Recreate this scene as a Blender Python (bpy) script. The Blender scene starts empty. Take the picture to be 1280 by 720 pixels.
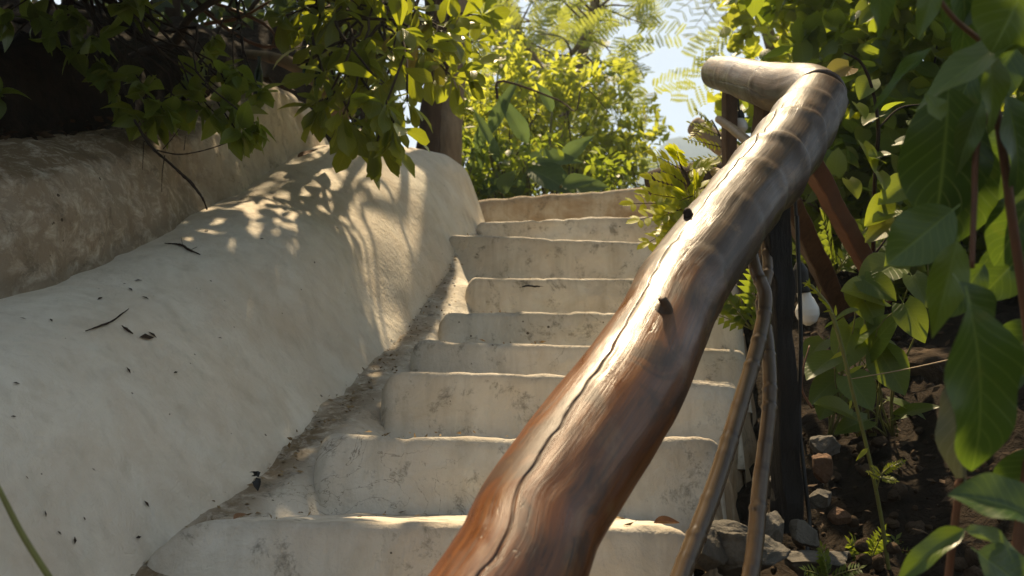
import bpy, math, random
import numpy as np
from mathutils import Vector

SEED = 11
rng = np.random.default_rng(SEED)
random.seed(SEED)
S = bpy.context.scene
COL = S.collection
R = math.radians

# ------------------------------------------------------------------ camera
F = 1280 * 35 / 36
PITCH = R(10.9)
CAM = np.array([0.0, 0.0, 1.2])
FW = np.array([0, math.cos(PITCH), math.sin(PITCH)])
UP = np.array([0, -math.sin(PITCH), math.cos(PITCH)])
RT = np.array([1.0, 0, 0])


def ray(px, py):
    return FW + RT * ((px - 640) / F) + UP * ((360 - py) / F)


def P(px, py, d):
    return CAM + ray(px, py) * d


def PY(px, py, y):
    r = ray(px, py)
    return CAM + r * (y / r[1])


cam = bpy.data.cameras.new('camera')
cam.lens = 35
cam.sensor_width = 36
cam.clip_start = 0.02
cam.clip_end = 4000
camo = bpy.data.objects.new('camera', cam)
camo.location = CAM
camo.rotation_euler = (math.pi / 2 + PITCH, 0, 0)
COL.objects.link(camo)
S.camera = camo
cam.dof.use_dof = True
cam.dof.focus_distance = 1.9
cam.dof.aperture_fstop = 7.0


# ------------------------------------------------------------------ numpy noise
def _hash(ix, iy, iz, s):
    h = (ix * 374761393 + iy * 668265263 + iz * 2147483647 + s * 974634777) & 0xFFFFFFFF
    h = ((h ^ (h >> 13)) * 1274126177) & 0xFFFFFFFF
    h = (h ^ (h >> 16)) & 0xFFFF
    return h / 32767.5 - 1.0


def vnoise(p, s=0):
    p = np.asarray(p, float)
    i = np.floor(p).astype(np.int64)
    f = p - i
    u = f * f * (3 - 2 * f)
    r = 0
    for dx in (0, 1):
        wx = u[..., 0] if dx else 1 - u[..., 0]
        for dy in (0, 1):
            wy = u[..., 1] if dy else 1 - u[..., 1]
            for dz in (0, 1):
                wz = u[..., 2] if dz else 1 - u[..., 2]
                r = r + wx * wy * wz * _hash(i[..., 0] + dx, i[..., 1] + dy, i[..., 2] + dz, s)
    return r


def fbm(p, s=0, o=3):
    p = np.asarray(p, float)
    a, r = 1.0, 0
    for k in range(o):
        r = r + a * vnoise(p * 2 ** k + 17.3 * k, s + k)
        a *= 0.5
    return r


def nrmz(v):
    v = np.asarray(v, float)
    return v / np.maximum(np.linalg.norm(v, axis=-1, keepdims=True), 1e-9)


# ------------------------------------------------------------------ object helpers
def tag(o, label=None, cat=None, group=None, kind=None):
    if label: o['label'] = label
    if cat: o['category'] = cat
    if group: o['group'] = group
    if kind: o['kind'] = kind
    return o


def thing(name, label, cat, loc=(0, 0, 0), group=None):
    o = bpy.data.objects.new(name, None)
    o.empty_display_size = 0.1
    o.location = loc
    COL.objects.link(o)
    return tag(o, label, cat, group)


def obj(name, verts, faces, m, parent=None, uv=None, attrs=None, smooth=True):
    """link one mesh object; verts in world coords; the origin moves to the parent's location (or to the mesh base)"""
    verts = np.asarray(verts, float).reshape(-1, 3)
    if parent is not None:
        org = np.array(parent.matrix_basis.translation) if parent.parent is None else np.zeros(3)
        pp = parent
        org = np.zeros(3)
        while pp is not None:
            org = org + np.array(pp.location)
            pp = pp.parent
    else:
        org = np.array([verts[:, 0].mean(), verts[:, 1].mean(), verts[:, 2].min()])
    me = bpy.data.meshes.new(name)
    lv = (verts - org).astype(np.float32)
    if isinstance(faces, np.ndarray) and faces.ndim == 2:
        nf, k = faces.shape
        me.vertices.add(len(lv)); me.loops.add(nf * k); me.polygons.add(nf)
        me.vertices.foreach_set('co', lv.ravel())
        me.loops.foreach_set('vertex_index', faces.astype(np.int32).ravel())
        me.polygons.foreach_set('loop_start', np.arange(0, nf * k, k, dtype=np.int32))
        me.update(calc_edges=True)
    else:
        me.from_pydata(lv.tolist(), [], [list(map(int, f)) for f in faces])
    me.validate()
    if uv is not None:
        uv = np.asarray(uv, np.float32)
        idx = np.empty(len(me.loops), np.int32)
        me.loops.foreach_get('vertex_index', idx)
        ul = me.uv_layers.new(name='UVMap')
        ul.data.foreach_set('uv', uv[idx].ravel())
    for k, a in (attrs or {}).items():
        at = me.attributes.new(k, 'FLOAT', 'POINT')
        at.data.foreach_set('value', np.asarray(a, np.float32).ravel())
    if smooth:
        me.polygons.foreach_set('use_smooth', np.ones(len(me.polygons), bool))
    me.materials.append(m)
    o = bpy.data.objects.new(name, me)
    if parent is not None:
        o.parent = parent
    else:
        o.location = org
    COL.objects.link(o)
    return o


def grid_faces(nu, nv, wrap=False):
    """nu rows of nv verts"""
    i, j = np.meshgrid(np.arange(nu - 1), np.arange(nv if wrap else nv - 1), indexing='ij')
    a = i * nv + j
    b = i * nv + (j + 1) % nv
    return np.stack([a.ravel(), b.ravel(), (b + nv).ravel(), (a + nv).ravel()], 1)


def resample(pts, n):
    pts = np.asarray(pts, float)
    if len(pts) == 2:
        t = np.linspace(0, 1, n)[:, None]
        return pts[:1] * (1 - t) + pts[1:] * t
    m = len(pts)
    q = np.vstack([2 * pts[0] - pts[1], pts, 2 * pts[-1] - pts[-2]])
    t = np.linspace(0, m - 1 - 1e-6, n)
    i = t.astype(int)
    f = (t - i)[:, None]
    p0, p1, p2, p3 = q[i], q[i + 1], q[i + 2], q[i + 3]
    return 0.5 * (2 * p1 + (p2 - p0) * f + (2 * p0 - 5 * p1 + 4 * p2 - p3) * f ** 2 + (3 * p1 - p0 - 3 * p2 + p3) * f ** 3)


def frames(pts):
    t = nrmz(np.gradient(pts, axis=0))
    ref = np.array([0, 0, 1.0]) if abs(t[0][2]) < 0.9 else np.array([1.0, 0, 0])
    a = []
    n = nrmz(np.cross(t[0], ref))
    for k in range(len(pts)):
        n = nrmz(n - t[k] * np.dot(n, t[k]))
        a.append(n)
    a = np.array(a)
    return t, a, np.cross(t, a)


class MB:
    """collects pieces of ONE mesh"""
    def __init__(s):
        s.v, s.f, s.uv, s.n = [], [], [], 0

    def add(s, v, f, uv=None):
        v = np.asarray(v, float).reshape(-1, 3)
        s.v.append(v)
        s.f.append(np.asarray(f) + s.n)
        s.uv.append(np.zeros((len(v), 2)) if uv is None else uv)
        s.n += len(v)

    def tube(s, pts, r, seg=8, n=None, wob=0.0, cap=True):
        pts = np.asarray(pts, float)
        n = n or max(2, 4 * (len(pts) - 1))
        c = resample(pts, n)
        r = np.interp(np.linspace(0, 1, n), np.linspace(0, 1, np.size(r)), np.atleast_1d(r)) if np.size(r) > 1 else np.full(n, float(r))
        t, a, b = frames(c)
        th = np.linspace(0, 2 * np.pi, seg, endpoint=False)
        ring = np.cos(th)[None, :, None] * a[:, None] + np.sin(th)[None, :, None] * b[:, None]
        rr = np.repeat(r[:, None], seg, 1)
        v = c[:, None] + ring * rr[..., None]
        if wob:
            k = 1 + wob * fbm(v / max(r.max(), 1e-4) * 0.7, 5, 2)
            v = c[:, None] + ring * (rr * k)[..., None]
        L = np.concatenate([[0], np.cumsum(np.linalg.norm(np.diff(c, axis=0), axis=1))])
        uv = np.stack([np.repeat(L[:, None], seg, 1), np.repeat((th * r.mean())[None], n, 0)], -1).reshape(-1, 2)
        f = grid_faces(n, seg, True)
        v = v.reshape(-1, 3)
        if cap:
            k = len(v)
            v = np.vstack([v, c[0], c[-1]])
            uv = np.vstack([uv, [0, 0], [L[-1], 0]])
            j = np.arange(seg)
            e = (n - 1) * seg
            f = np.vstack([f, np.stack([np.full(seg, k), (j + 1) % seg, j, j], 1)[:, [0, 1, 2, 0]],
                           np.stack([np.full(seg, k + 1), e + j, e + (j + 1) % seg, e + j], 1)[:, [0, 1, 2, 0]]])
        s.add(v, f, uv)
        return c

    def build(s, name, m, parent=None, **kw):
        v = np.vstack(s.v)
        f = np.vstack(s.f)
        tri = f[:, 3] == f[:, 0]
        faces = f if not tri.any() else [list(q[:3]) if t else list(q) for q, t in zip(f, tri)]
        return obj(name, v, faces, m, parent, uv=np.vstack(s.uv), **kw)


# ------------------------------------------------------------------ leaves
def prof_ovate(v): return 0.5 * np.sin(np.pi * np.clip(v, 0, 1) ** 0.78) ** 0.85 * (1 - 0.25 * v)
def prof_obov(v): return 0.5 * np.sin(np.pi * np.clip(v, 0, 1) ** 1.75) ** 0.7 * (0.55 + 0.45 * v)
def prof_heart(v): return 0.5 * np.where(v < 0.28, (0.55 + 0.45 * np.sin(v / 0.28 * np.pi / 2)), np.cos((v - 0.28) / 0.72 * np.pi / 2) ** 0.8)
def prof_lance(v): return 0.5 * np.sin(np.pi * np.clip(v, 0, 1) ** 0.85) ** 0.8 * np.clip(1.05 - v, 0.05, 1) ** 0.3
def prof_oblong(v): return 0.5 * np.clip(np.sin(np.pi * v), 0, 1) ** 0.45


def prof_ellip(v): return 0.5 * np.clip(np.sin(np.pi * np.clip(v, 0, 1) ** 0.95), 0, 1) ** 0.72


PROF = dict(ellip=prof_ellip, ovate=prof_ovate, obov=prof_obov, heart=prof_heart, lance=prof_lance, oblong=prof_oblong)


class Leaves:
    def __init__(s, kind, rows=4, cols=2, petiole=0.12):
        v = np.linspace(0, 1, rows + 1)
        w = np.maximum(PROF[kind](v), 0.012)
        u = np.linspace(-1, 1, cols + 1)
        U, Vv = np.meshgrid(u, v)
        s.x = (U * w[:, None]).ravel()
        s.y = Vv.ravel()
        if kind == 'heart':
            s.y = (Vv - 0.13 * np.abs(U) ** 1.5 * (1 - Vv) ** 6).ravel()
        s.u, s.vv = U.ravel(), Vv.ravel()
        s.f = grid_faces(rows + 1, cols + 1)
        if petiole:
            k = len(s.x)
            s.x = np.concatenate([s.x, [-.014, .014, -.014, .014]])
            s.y = np.concatenate([s.y, [-petiole, -petiole, 0.03, 0.03]])
            s.u = np.concatenate([s.u, [0, 0, 0, 0]])
            s.vv = np.concatenate([s.vv, [0, 0, 0, 0]])
            s.f = np.vstack([s.f, [k, k + 1, k + 3, k + 2]])
        s.d = []

    def add(s, pos, dr, nm, L, W=0.5, curl=0.15, fold=0.12, tint=0.5, wave=0.0):
        pos = np.asarray(pos, float).reshape(-1, 3)
        n = len(pos)
        g = lambda a: np.broadcast_to(np.asarray(a, float), (n,)).copy()
        h = lambda a: np.broadcast_to(np.asarray(a, float), (n, 3)).copy()
        s.d.append((pos, h(dr), h(nm), g(L), g(W), g(curl), g(fold), g(tint), g(wave)))

    def count(s): return sum(len(q[0]) for q in s.d)

    def build(s, name, m, parent=None):
        pos, dr, nm, L, W, cu, fo, ti, wa = [np.concatenate(q) for q in zip(*s.d)]
        dr = nrmz(dr)
        nm = nrmz(nm - dr * (nm * dr).sum(1, keepdims=True))
        sd = np.cross(dr, nm)
        N = len(pos)
        x, y = s.x[None], s.y[None]
        yy = np.clip(y, 0, 1)
        ph = rng.uniform(0, 6.28, N)[:, None]
        X = x * W[:, None]
        Z = fo[:, None] * np.abs(X) * 1.2 - cu[:, None] * yy ** 2 + wa[:, None] * np.sin(yy * 11 + ph + np.sign(x) * 1.3) * np.abs(x)
        Yc = y - 0.55 * (cu[:, None] ** 2) * yy ** 3
        V = pos[:, None] + L[:, None, None] * (X[..., None] * sd[:, None] + Yc[..., None] * dr[:, None] + Z[..., None] * nm[:, None])
        m_ = len(s.x)
        Fc = (s.f[None] + (np.arange(N) * m_)[:, None, None]).reshape(-1, 4)
        uv = np.stack([np.tile(s.u * 0.5 + 0.5, N), np.tile(s.vv, N)], 1)
        return obj(name, V.reshape(-1, 3), Fc, m, parent, uv=uv, attrs=dict(tint=np.repeat(ti, m_)))


def rdir(n, z=0.0, spread=1.0):
    v = rng.normal(size=(n, 3)) * spread
    v[:, 2] += z
    return nrmz(v)


def ell(n, c, r, shell=0.0):
    v = nrmz(rng.normal(size=(n, 3)))
    q = rng.uniform(shell, 1, n) ** (1 / 3)
    return np.asarray(c) + v * q[:, None] * np.asarray(r)


# ------------------------------------------------------------------ materials
def newmat(name):
    m = bpy.data.materials.new(name)
    m.use_nodes = True
    nt = m.node_tree
    nt.nodes.clear()
    return m, nt


class N:
    def __init__(s, nt): s.nt = nt

    def n(s, t, **kw):
        nd = s.nt.nodes.new(t)
        for k, v in kw.items():
            if k == 'inp':
                for a, b in v.items():
                    if hasattr(b, 'is_linked') or isinstance(b, bpy.types.NodeSocket): s.nt.links.new(b, nd.inputs[a])
                    else: nd.inputs[a].default_value = b
            else: setattr(nd, k, v)
        return nd

    def math(s, op, a, b=0.0, clamp=False):
        nd = s.nt.nodes.new('ShaderNodeMath')
        nd.operation = op
        nd.use_clamp = clamp
        for i, q in enumerate((a, b)):
            if isinstance(q, bpy.types.NodeSocket): s.nt.links.new(q, nd.inputs[i])
            else: nd.inputs[i].default_value = q
        return nd.outputs[0]

    def ramp(s, fac, stops, interp='LINEAR'):
        nd = s.nt.nodes.new('ShaderNodeValToRGB')
        nd.color_ramp.interpolation = interp
        e = nd.color_ramp.elements
        while len(e) < len(stops): e.new(0.5)
        for q, (p, c) in zip(e, stops):
            q.position = p
            q.color = (c, c, c, 1) if isinstance(c, (int, float)) else (*c, 1)
        s.nt.links.new(fac, nd.inputs[0])
        return nd.outputs[0]

    def noise(s, vec, scale, detail=4, rough=0.55, dist=0.0):
        nd = s.n('ShaderNodeTexNoise', inp={'Scale': scale, 'Detail': detail, 'Roughness': rough, 'Distortion': dist})
        s.nt.links.new(vec, nd.inputs['Vector'])
        return nd.outputs[0]

    def mix(s, fac, a, b, mode='MIX'):
        nd = s.nt.nodes.new('ShaderNodeMix')
        nd.data_type = 'RGBA'
        nd.blend_type = mode
        for i, q in ((0, fac), (6, a), (7, b)):
            if isinstance(q, bpy.types.NodeSocket): s.nt.links.new(q, nd.inputs[i])
            elif i == 0: nd.inputs[0].default_value = q
            else: nd.inputs[i].default_value = (*q, 1)
        return nd.outputs[2]

    def vmul(s, vec, xyz):
        nd = s.nt.nodes.new('ShaderNodeVectorMath')
        nd.operation = 'MULTIPLY'
        s.nt.links.new(vec, nd.inputs[0])
        nd.inputs[1].default_value = xyz
        return nd.outputs[0]

    def bump(s, h, st=0.3, dist=0.01, nrm=None):
        nd = s.n('ShaderNodeBump', inp={'Strength': st, 'Distance': dist})
        s.nt.links.new(h, nd.inputs['Height'])
        if nrm is not None: s.nt.links.new(nrm, nd.inputs['Normal'])
        return nd.outputs[0]

    def pos(s): return s.n('ShaderNodeNewGeometry').outputs['Position']

    def attr(s, name): return s.n('ShaderNodeAttribute', attribute_name=name).outputs['Fac']

    def out(s, sh, vol=None):
        o = s.n('ShaderNodeOutputMaterial')
        if sh is not None: s.nt.links.new(sh, o.inputs[0])
        if vol is not None: s.nt.links.new(vol, o.inputs[1])

    def bsdf(s, **inp):
        nd = s.n('ShaderNodeBsdfPrincipled')
        for k, v in inp.items():
            k = k.replace('_', ' ')
            if isinstance(v, bpy.types.NodeSocket): s.nt.links.new(v, nd.inputs[k])
            elif isinstance(v, tuple) and len(v) == 3: nd.inputs[k].default_value = (*v, 1)
            else: nd.inputs[k].default_value = v
        return nd.outputs[0]


def leaf_mat(name, lo, mid, hi, trans, tmix=0.42, rough=0.38, spec=0.5, vein=0.35, dry=0.03):
    m, nt = newmat(name)
    k = N(nt)
    t = k.attr('tint')
    base = k.ramp(t, [(0.0, lo), (0.5, mid), (1.0, hi)])
    uv = k.n('ShaderNodeUVMap', uv_map='UVMap').outputs[0]
    sp = k.n('ShaderNodeSeparateXYZ')
    nt.links.new(uv, sp.inputs[0])
    au = k.math('ABSOLUTE', k.math('SUBTRACT', sp.outputs[0], 0.5))
    mid_ = k.ramp(au, [(0.0, 1.0), (0.035, 0.0)])
    ve = k.math('SINE', k.math('MULTIPLY', k.math('SUBTRACT', sp.outputs[1], k.math('MULTIPLY', au, 0.55)), 56.0))
    ve = k.ramp(ve, [(0.86, 0.0), (1.0, 1.0)])
    vv = k.math('MAXIMUM', mid_, k.math('MULTIPLY', ve, 0.5))
    nz = k.noise(k.pos(), 38.0, 3)
    base2 = k.mix(k.math('MULTIPLY', vv, vein), base, tuple(min(1, c * 1.9 + 0.03) for c in hi))
    base2 = k.mix(k.ramp(nz, [(0.62, 0.0), (0.85, 0.45)]), base2, (0.16, 0.12, 0.03))
    # a few dry leaves
    base2 = k.mix(k.ramp(t, [(1 - dry, 0.0), (1 - dry + 0.004, 1.0)]), base2, (0.22, 0.13, 0.05))
    bn = k.bump(k.math('ADD', k.math('MULTIPLY', vv, -0.6), k.math('MULTIPLY', nz, 0.5)), 0.35, 0.004)
    p = k.bsdf(Base_Color=base2, Roughness=rough, Normal=bn, Specular_IOR_Level=spec)
    tcol = k.mix(0.45, trans, k.mix(1.0, base2, (2.2, 2.2, 2.2), 'MULTIPLY'))
    tcol = k.mix(k.math('MULTIPLY', vv, 0.35), tcol, tuple(c * 0.45 for c in trans))
    tr = k.n('ShaderNodeBsdfTranslucent')
    nt.links.new(tcol, tr.inputs[0])
    mx = k.n('ShaderNodeMixShader', inp={0: tmix})
    nt.links.new(p, mx.inputs[1])
    nt.links.new(tr.outputs[0], mx.inputs[2])
    k.out(mx.outputs[0])
    return m


def plaster_mat(name, col, dirt, dirt_amt=0.5, brown=None, spots=0.5, grad=None, bumpy=0.5, moss=0.0):
    """old lime-washed plaster"""
    m, nt = newmat(name)
    k = N(nt)
    p = k.pos()
    big = k.noise(p, 2.2, 5, 0.6, 0.4)
    med = k.noise(p, 9.0, 6, 0.65, 0.6)
    fine = k.noise(p, 60.0, 4, 0.6)
    c = k.mix(k.ramp(big, [(0.3, 0.0), (0.75, 1.0)]), col, tuple(q * 0.82 for q in col))
    t2 = k.noise(k.vmul(p, (3.2, 3.2, 2.0)), 1.0, 5, 0.65, 1.0)
    c = k.mix(k.ramp(t2, [(0.40, 0.0), (0.66, 0.75)]), c, (col[0] * .80, col[1] * .72, col[2] * .66))
    t3 = k.noise(k.vmul(p, (6.0, 6.0, 3.0)), 1.3, 5, 0.7, 1.4)
    c = k.mix(k.ramp(t3, [(0.52, 0.0), (0.72, 0.55)]), c, (col[0] * .80, col[1] * .84, col[2] * .84))
    c = k.mix(k.ramp(med, [(0.45, 0.0), (0.75, dirt_amt)]), c, dirt)
    if brown is not None:
        c = k.mix(k.ramp(k.noise(p, 3.4, 6, 0.7, 0.8), [(0.42, 0.0), (0.62, 0.8)]), c, brown)
    # run-off streaks
    st = k.noise(k.vmul(p, (26.0, 26.0, 2.2)), 1.0, 4, 0.6)
    c = k.mix(k.ramp(st, [(0.5, 0.0), (0.78, 0.6 * dirt_amt + .06)]), c, tuple(q * 0.7 for q in dirt))
    # attribute dirt (at the foot and in seams)
    a = k.attr('dirt')
    am = k.math('MULTIPLY', a, k.ramp(k.noise(p, 24.0, 6, 0.75, 0.5), [(0.28, 0.15), (0.52, 1.0)]))
    c = k.mix(am, c, (0.17, 0.115, 0.065))
    if moss:
        c = k.mix(k.math('MULTIPLY', k.ramp(k.noise(p, 14.0, 6, 0.8, 0.3), [(0.55, 0.0), (0.66, 1.0)]), moss), c, (0.05, 0.045, 0.03))
    # small dark specks
    vo = k.n('ShaderNodeTexVoronoi', inp={'Scale': 26.0, 'Randomness': 1.0})
    nt.links.new(p, vo.inputs['Vector'])
    sz = k.math('MULTIPLY', k.ramp(k.noise(p, 7.0, 2), [(0.45, 0.0), (0.75, 1.0)]), 0.13)
    sp = k.math('LESS_THAN', vo.outputs['Distance'], sz)
    c = k.mix(k.math('MULTIPLY', sp, spots), c, (0.07, 0.05, 0.03))
    hc = k.math('ABSOLUTE', k.math('SUBTRACT', k.noise(p, 5.0, 5, 0.6, 1.6), 0.5))
    hl = k.math('MULTIPLY', k.ramp(hc, [(0.0, 1.0), (0.006, 0.0)]), k.ramp(k.noise(p, 1.7, 3), [(0.56, 0.0), (0.64, 0.7)]), True)
    hl = k.math('MULTIPLY', hl, 1.0 if moss else 0.0)
    c = k.mix(hl, c, (0.09, 0.065, 0.04))
    h = k.math('ADD', k.math('MULTIPLY', med, 1.0), k.math('MULTIPLY', fine, 0.35))
    h = k.math('ADD', h, k.math('MULTIPLY', k.noise(k.vmul(p, (1, 1, 0.45)), 34.0, 5, 0.7, 1.2), 0.5))
    b = k.bump(h, bumpy, 0.012)
    k.out(k.bsdf(Base_Color=c, Roughness=0.82, Normal=b, Specular_IOR_Level=0.3))
    return m


def simple_mat(name, col, rough=0.6, col2=None, scale=20.0, bump=0.2, spec=0.4, metal=0.0, dist=0.005, stretch=None, coat=0.0):
    m, nt = newmat(name)
    k = N(nt)
    p = k.n('ShaderNodeTexCoord').outputs['Object']
    if stretch: p = k.vmul(p, stretch)
    nz = k.noise(p, scale, 6, 0.65, 0.4)
    c = k.mix(k.ramp(nz, [(0.3, 0.0), (0.7, 1.0)]), col, col2 or tuple(q * 0.6 for q in col))
    k.out(k.bsdf(Base_Color=c, Roughness=rough, Normal=k.bump(nz, bump, dist), Specular_IOR_Level=spec, Metallic=metal, Coat_Weight=coat))
    return m


def log_mat():
    m, nt = newmat('varnished_log_wood')
    k = N(nt)
    uv = k.n('ShaderNodeUVMap', uv_map='UVMap').outputs[0]
    sp = k.n('ShaderNodeSeparateXYZ')
    nt.links.new(uv, sp.inputs[0])
    g = k.noise(k.vmul(uv, (3.5, 120.0, 1.0)), 1.0, 8, 0.68, 0.25)
    g2 = k.noise(k.vmul(uv, (13.0, 420.0, 1.0)), 1.0, 5, 0.65, 0.3)
    bl = k.noise(k.vmul(uv, (7.0, 12.0, 1.0)), 1.0, 5, 0.6, 0.8)
    fresh = k.ramp(g, [(0.28, (0.075, 0.021, 0.006)), (0.5, (0.16, 0.048, 0.011)), (0.75, (0.27, 0.095, 0.022))])
    old = k.ramp(g, [(0.3, (0.022, 0.011, 0.005)), (0.5, (0.062, 0.029, 0.013)), (0.72, (0.14, 0.076, 0.036))])
    fr = k.math('ADD', k.math('MULTIPLY', sp.outputs[0], 1.0), k.math('MULTIPLY', k.math('SUBTRACT', bl, 0.5), 0.8))
    c = k.mix(k.ramp(fr, [(0.65, 0.0), (1.25, 1.0)]), fresh, old)
    # crisp dark patches: leaf shadows put into the wood colour
    pa = k.ramp(bl, [(0.53, 0.0), (0.60, 1.0)])
    c = k.mix(k.math('MULTIPLY', pa, 0.75), c, (0.045, 0.020, 0.009))
    pl = k.ramp(k.noise(k.vmul(uv, (9.0, 20.0, 1.0)), 1.0, 5, 0.7, 0.5), [(0.56, 0.0), (0.68, 0.55)])
    c = k.mix(pl, c, (0.26, 0.14, 0.065))
    c = k.mix(k.ramp(g2, [(0.54, 0.0), (0.66, 0.6)]), c, (0.045, 0.024, 0.012))
    ck = k.noise(k.vmul(uv, (5.5, 75.0, 1.0)), 1.0, 3, 0.55, 0.5)
    ckl = k.ramp(k.math('ABSOLUTE', k.math('SUBTRACT', ck, 0.56)), [(0.0, 1.0), (0.012, 0.0)])
    ckl = k.math('MULTIPLY', ckl, k.ramp(k.noise(k.vmul(uv, (8.0, 14.0, 1.0)), 1.0, 3), [(0.48, 0.0), (0.6, 1.0)]))
    c = k.mix(k.math('MULTIPLY', ckl, 0.85), c, (0.02, 0.011, 0.006))
    ring = k.attr('ring')
    c = k.mix(k.math('MULTIPLY', ring, k.ramp(g2, [(0.35, 0.25), (0.6, 0.9)])), c, (0.06, 0.035, 0.02))
    cr = k.attr('crack')
    c = k.mix(cr, c, (0.012, 0.008, 0.005))
    h = k.math('ADD', k.math('MULTIPLY', g, 0.7), k.math('MULTIPLY', g2, 0.35))
    g3 = k.noise(k.vmul(uv, (40.0, 420.0, 1.0)), 1.0, 4, 0.7)
    h = k.math('ADD', h, k.math('MULTIPLY', g3, 0.22))
    h = k.math('SUBTRACT', h, k.math('MULTIPLY', ckl, 0.5))
    b = k.bump(h, 0.28, 0.005)
    ro = k.math('ADD', k.ramp(bl, [(0.35, 0.26), (0.6, 0.50)]), k.math('MULTIPLY', k.math('SUBTRACT', g3, 0.5), 0.3))
    ro = k.math('ADD', ro, k.math('MULTIPLY', k.ramp(fr, [(0.6, 0.0), (1.2, 1.0)]), 0.10))
    k.out(k.bsdf(Base_Color=c, Roughness=ro, Normal=b, Specular_IOR_Level=0.5, Coat_Weight=0.2, Coat_Roughness=0.24))
    return m


M = {}
M['plaster'] = plaster_mat('limewashed_plaster', (0.70, 0.64, 0.54), (0.44, 0.36, 0.26), 0.45, spots=0.8, bumpy=0.6)
M['step'] = plaster_mat('limewashed_step', (0.68, 0.63, 0.54), (0.40, 0.33, 0.24), 0.6, spots=0.95, bumpy=0.6, moss=0.6)
M['kerb'] = plaster_mat('stained_plaster', (0.62, 0.54, 0.42), (0.32, 0.21, 0.11), 0.7, brown=(0.30, 0.17, 0.07), spots=0.8, moss=0.6)
M['clay'] = plaster_mat('stained_old_render', (0.70, 0.64, 0.53), (0.36, 0.27, 0.18), 0.55, spots=1.0, bumpy=1.0, moss=0.45)
M['gutter'] = plaster_mat('dirty_gutter', (0.40, 0.33, 0.24), (0.2, 0.14, 0.08), 0.8, brown=(0.2, 0.12, 0.06), spots=0.9, bumpy=0.9, moss=0.5)
M['log'] = log_mat()
M['soil'] = simple_mat('dark_soil', (0.032, 0.022, 0.015), 0.95, (0.012, 0.009, 0.006), 22, 1.0, 0.1, dist=0.03)
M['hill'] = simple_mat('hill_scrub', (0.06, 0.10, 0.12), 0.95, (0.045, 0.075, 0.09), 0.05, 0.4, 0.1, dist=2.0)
M['rock'] = simple_mat('grey_rock', (0.15, 0.135, 0.115), 0.9, (0.055, 0.05, 0.042), 24, 0.9, 0.2, dist=0.015)
M['rock_brown'] = simple_mat('brown_rock', (0.17, 0.095, 0.06), 0.9, (0.07, 0.045, 0.03), 24, 0.9, 0.2, dist=0.015)
M['clod'] = simple_mat('soil_clod', (0.085, 0.058, 0.038), 0.95, (0.03, 0.02, 0.013), 16, 1.0, 0.1, dist=0.03)
M['post'] = simple_mat('charred_post', (0.020, 0.016, 0.014), 0.75, (0.007, 0.006, 0.005), 9, 0.9, 0.3, dist=0.01, stretch=(6, 6, 0.8))
M['brown_post'] = simple_mat('brown_post', (0.12, 0.07, 0.042), 0.65, (0.055, 0.032, 0.02), 9, 0.6, 0.3, stretch=(5, 5, 0.8))
M['brace'] = simple_mat('red_brown_beam', (0.20, 0.085, 0.045), 0.6, (0.11, 0.05, 0.03), 10, 0.5, 0.35)
M['bark'] = simple_mat('bark', (0.30, 0.23, 0.16), 0.9, (0.15, 0.11, 0.075), 14, 1.0, 0.15, dist=0.012, stretch=(1, 1, 0.35))
M['bark_dark'] = simple_mat('dark_bark', (0.075, 0.05, 0.034), 0.9, (0.03, 0.02, 0.014), 18, 0.8, 0.15, stretch=(1, 1, 0.4))
M['twig'] = simple_mat('dry_twig', (0.05, 0.032, 0.022), 0.85, (0.025, 0.016, 0.012), 40, 0.5, 0.2)
M['twig_red'] = simple_mat('red_brown_stem', (0.16, 0.065, 0.035), 0.6, (0.10, 0.05, 0.025), 40, 0.3, 0.3)
M['stem'] = simple_mat('green_stem', (0.17, 0.19, 0.05), 0.5, (0.13, 0.12, 0.04), 30, 0.2, 0.4)
M['peeled'] = simple_mat('peeled_branch', (0.42, 0.31, 0.2), 0.6, (0.3, 0.2, 0.12), 24, 0.4, 0.35)
M['rubber'] = simple_mat('black_rubber', (0.012, 0.012, 0.012), 0.5, None, 30, 0.15, 0.4)
M['bulb'] = simple_mat('frosted_bulb', (0.72, 0.70, 0.66), 0.25, (0.68, 0.66, 0.62), 10, 0.0, 0.5)
M['litter'] = simple_mat('dry_leaf_bits', (0.085, 0.052, 0.030), 0.9, (0.03, 0.02, 0.013), 8, 0.3, 0.2)
M['litter_pale'] = simple_mat('pale_chaff', (0.34, 0.24, 0.13), 0.9, (0.12, 0.075, 0.04), 60, 0.3, 0.2)
M['deadleaf'] = simple_mat('dead_leaf', (0.26, 0.13, 0.06), 0.7, (0.13, 0.06, 0.03), 30, 0.4, 0.3)


def bamboo_mat():
    m, nt = newmat('old_bamboo')
    k = N(nt)
    uv = k.n('ShaderNodeUVMap', uv_map='UVMap').outputs[0]
    a = k.noise(k.vmul(uv, (5.0, 90.0, 1.0)), 1.0, 5, 0.6)
    b = k.noise(k.pos(), 26.0, 5, 0.7)
    c = k.ramp(a, [(0.3, (0.06, 0.038, 0.022)), (0.7, (0.145, 0.098, 0.06))])
    c = k.mix(k.ramp(b, [(0.5, 0.0), (0.7, 0.7)]), c, (0.10, 0.055, 0.028))
    c = k.mix(k.attr('node'), c, (0.05, 0.03, 0.018))
    k.out(k.bsdf(Base_Color=c, Roughness=0.26, Normal=k.bump(a, 0.15, 0.003), Specular_IOR_Level=0.5))
    return m


M['bamboo'] = bamboo_mat()
gm, gnt = newmat('green_bottle_glass')
gk = N(gnt)
gk.out(gk.bsdf(Base_Color=(0.01, 0.035, 0.02), Roughness=0.08, Specular_IOR_Level=0.7, Transmission_Weight=0.35))
M['glass'] = gm

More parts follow.
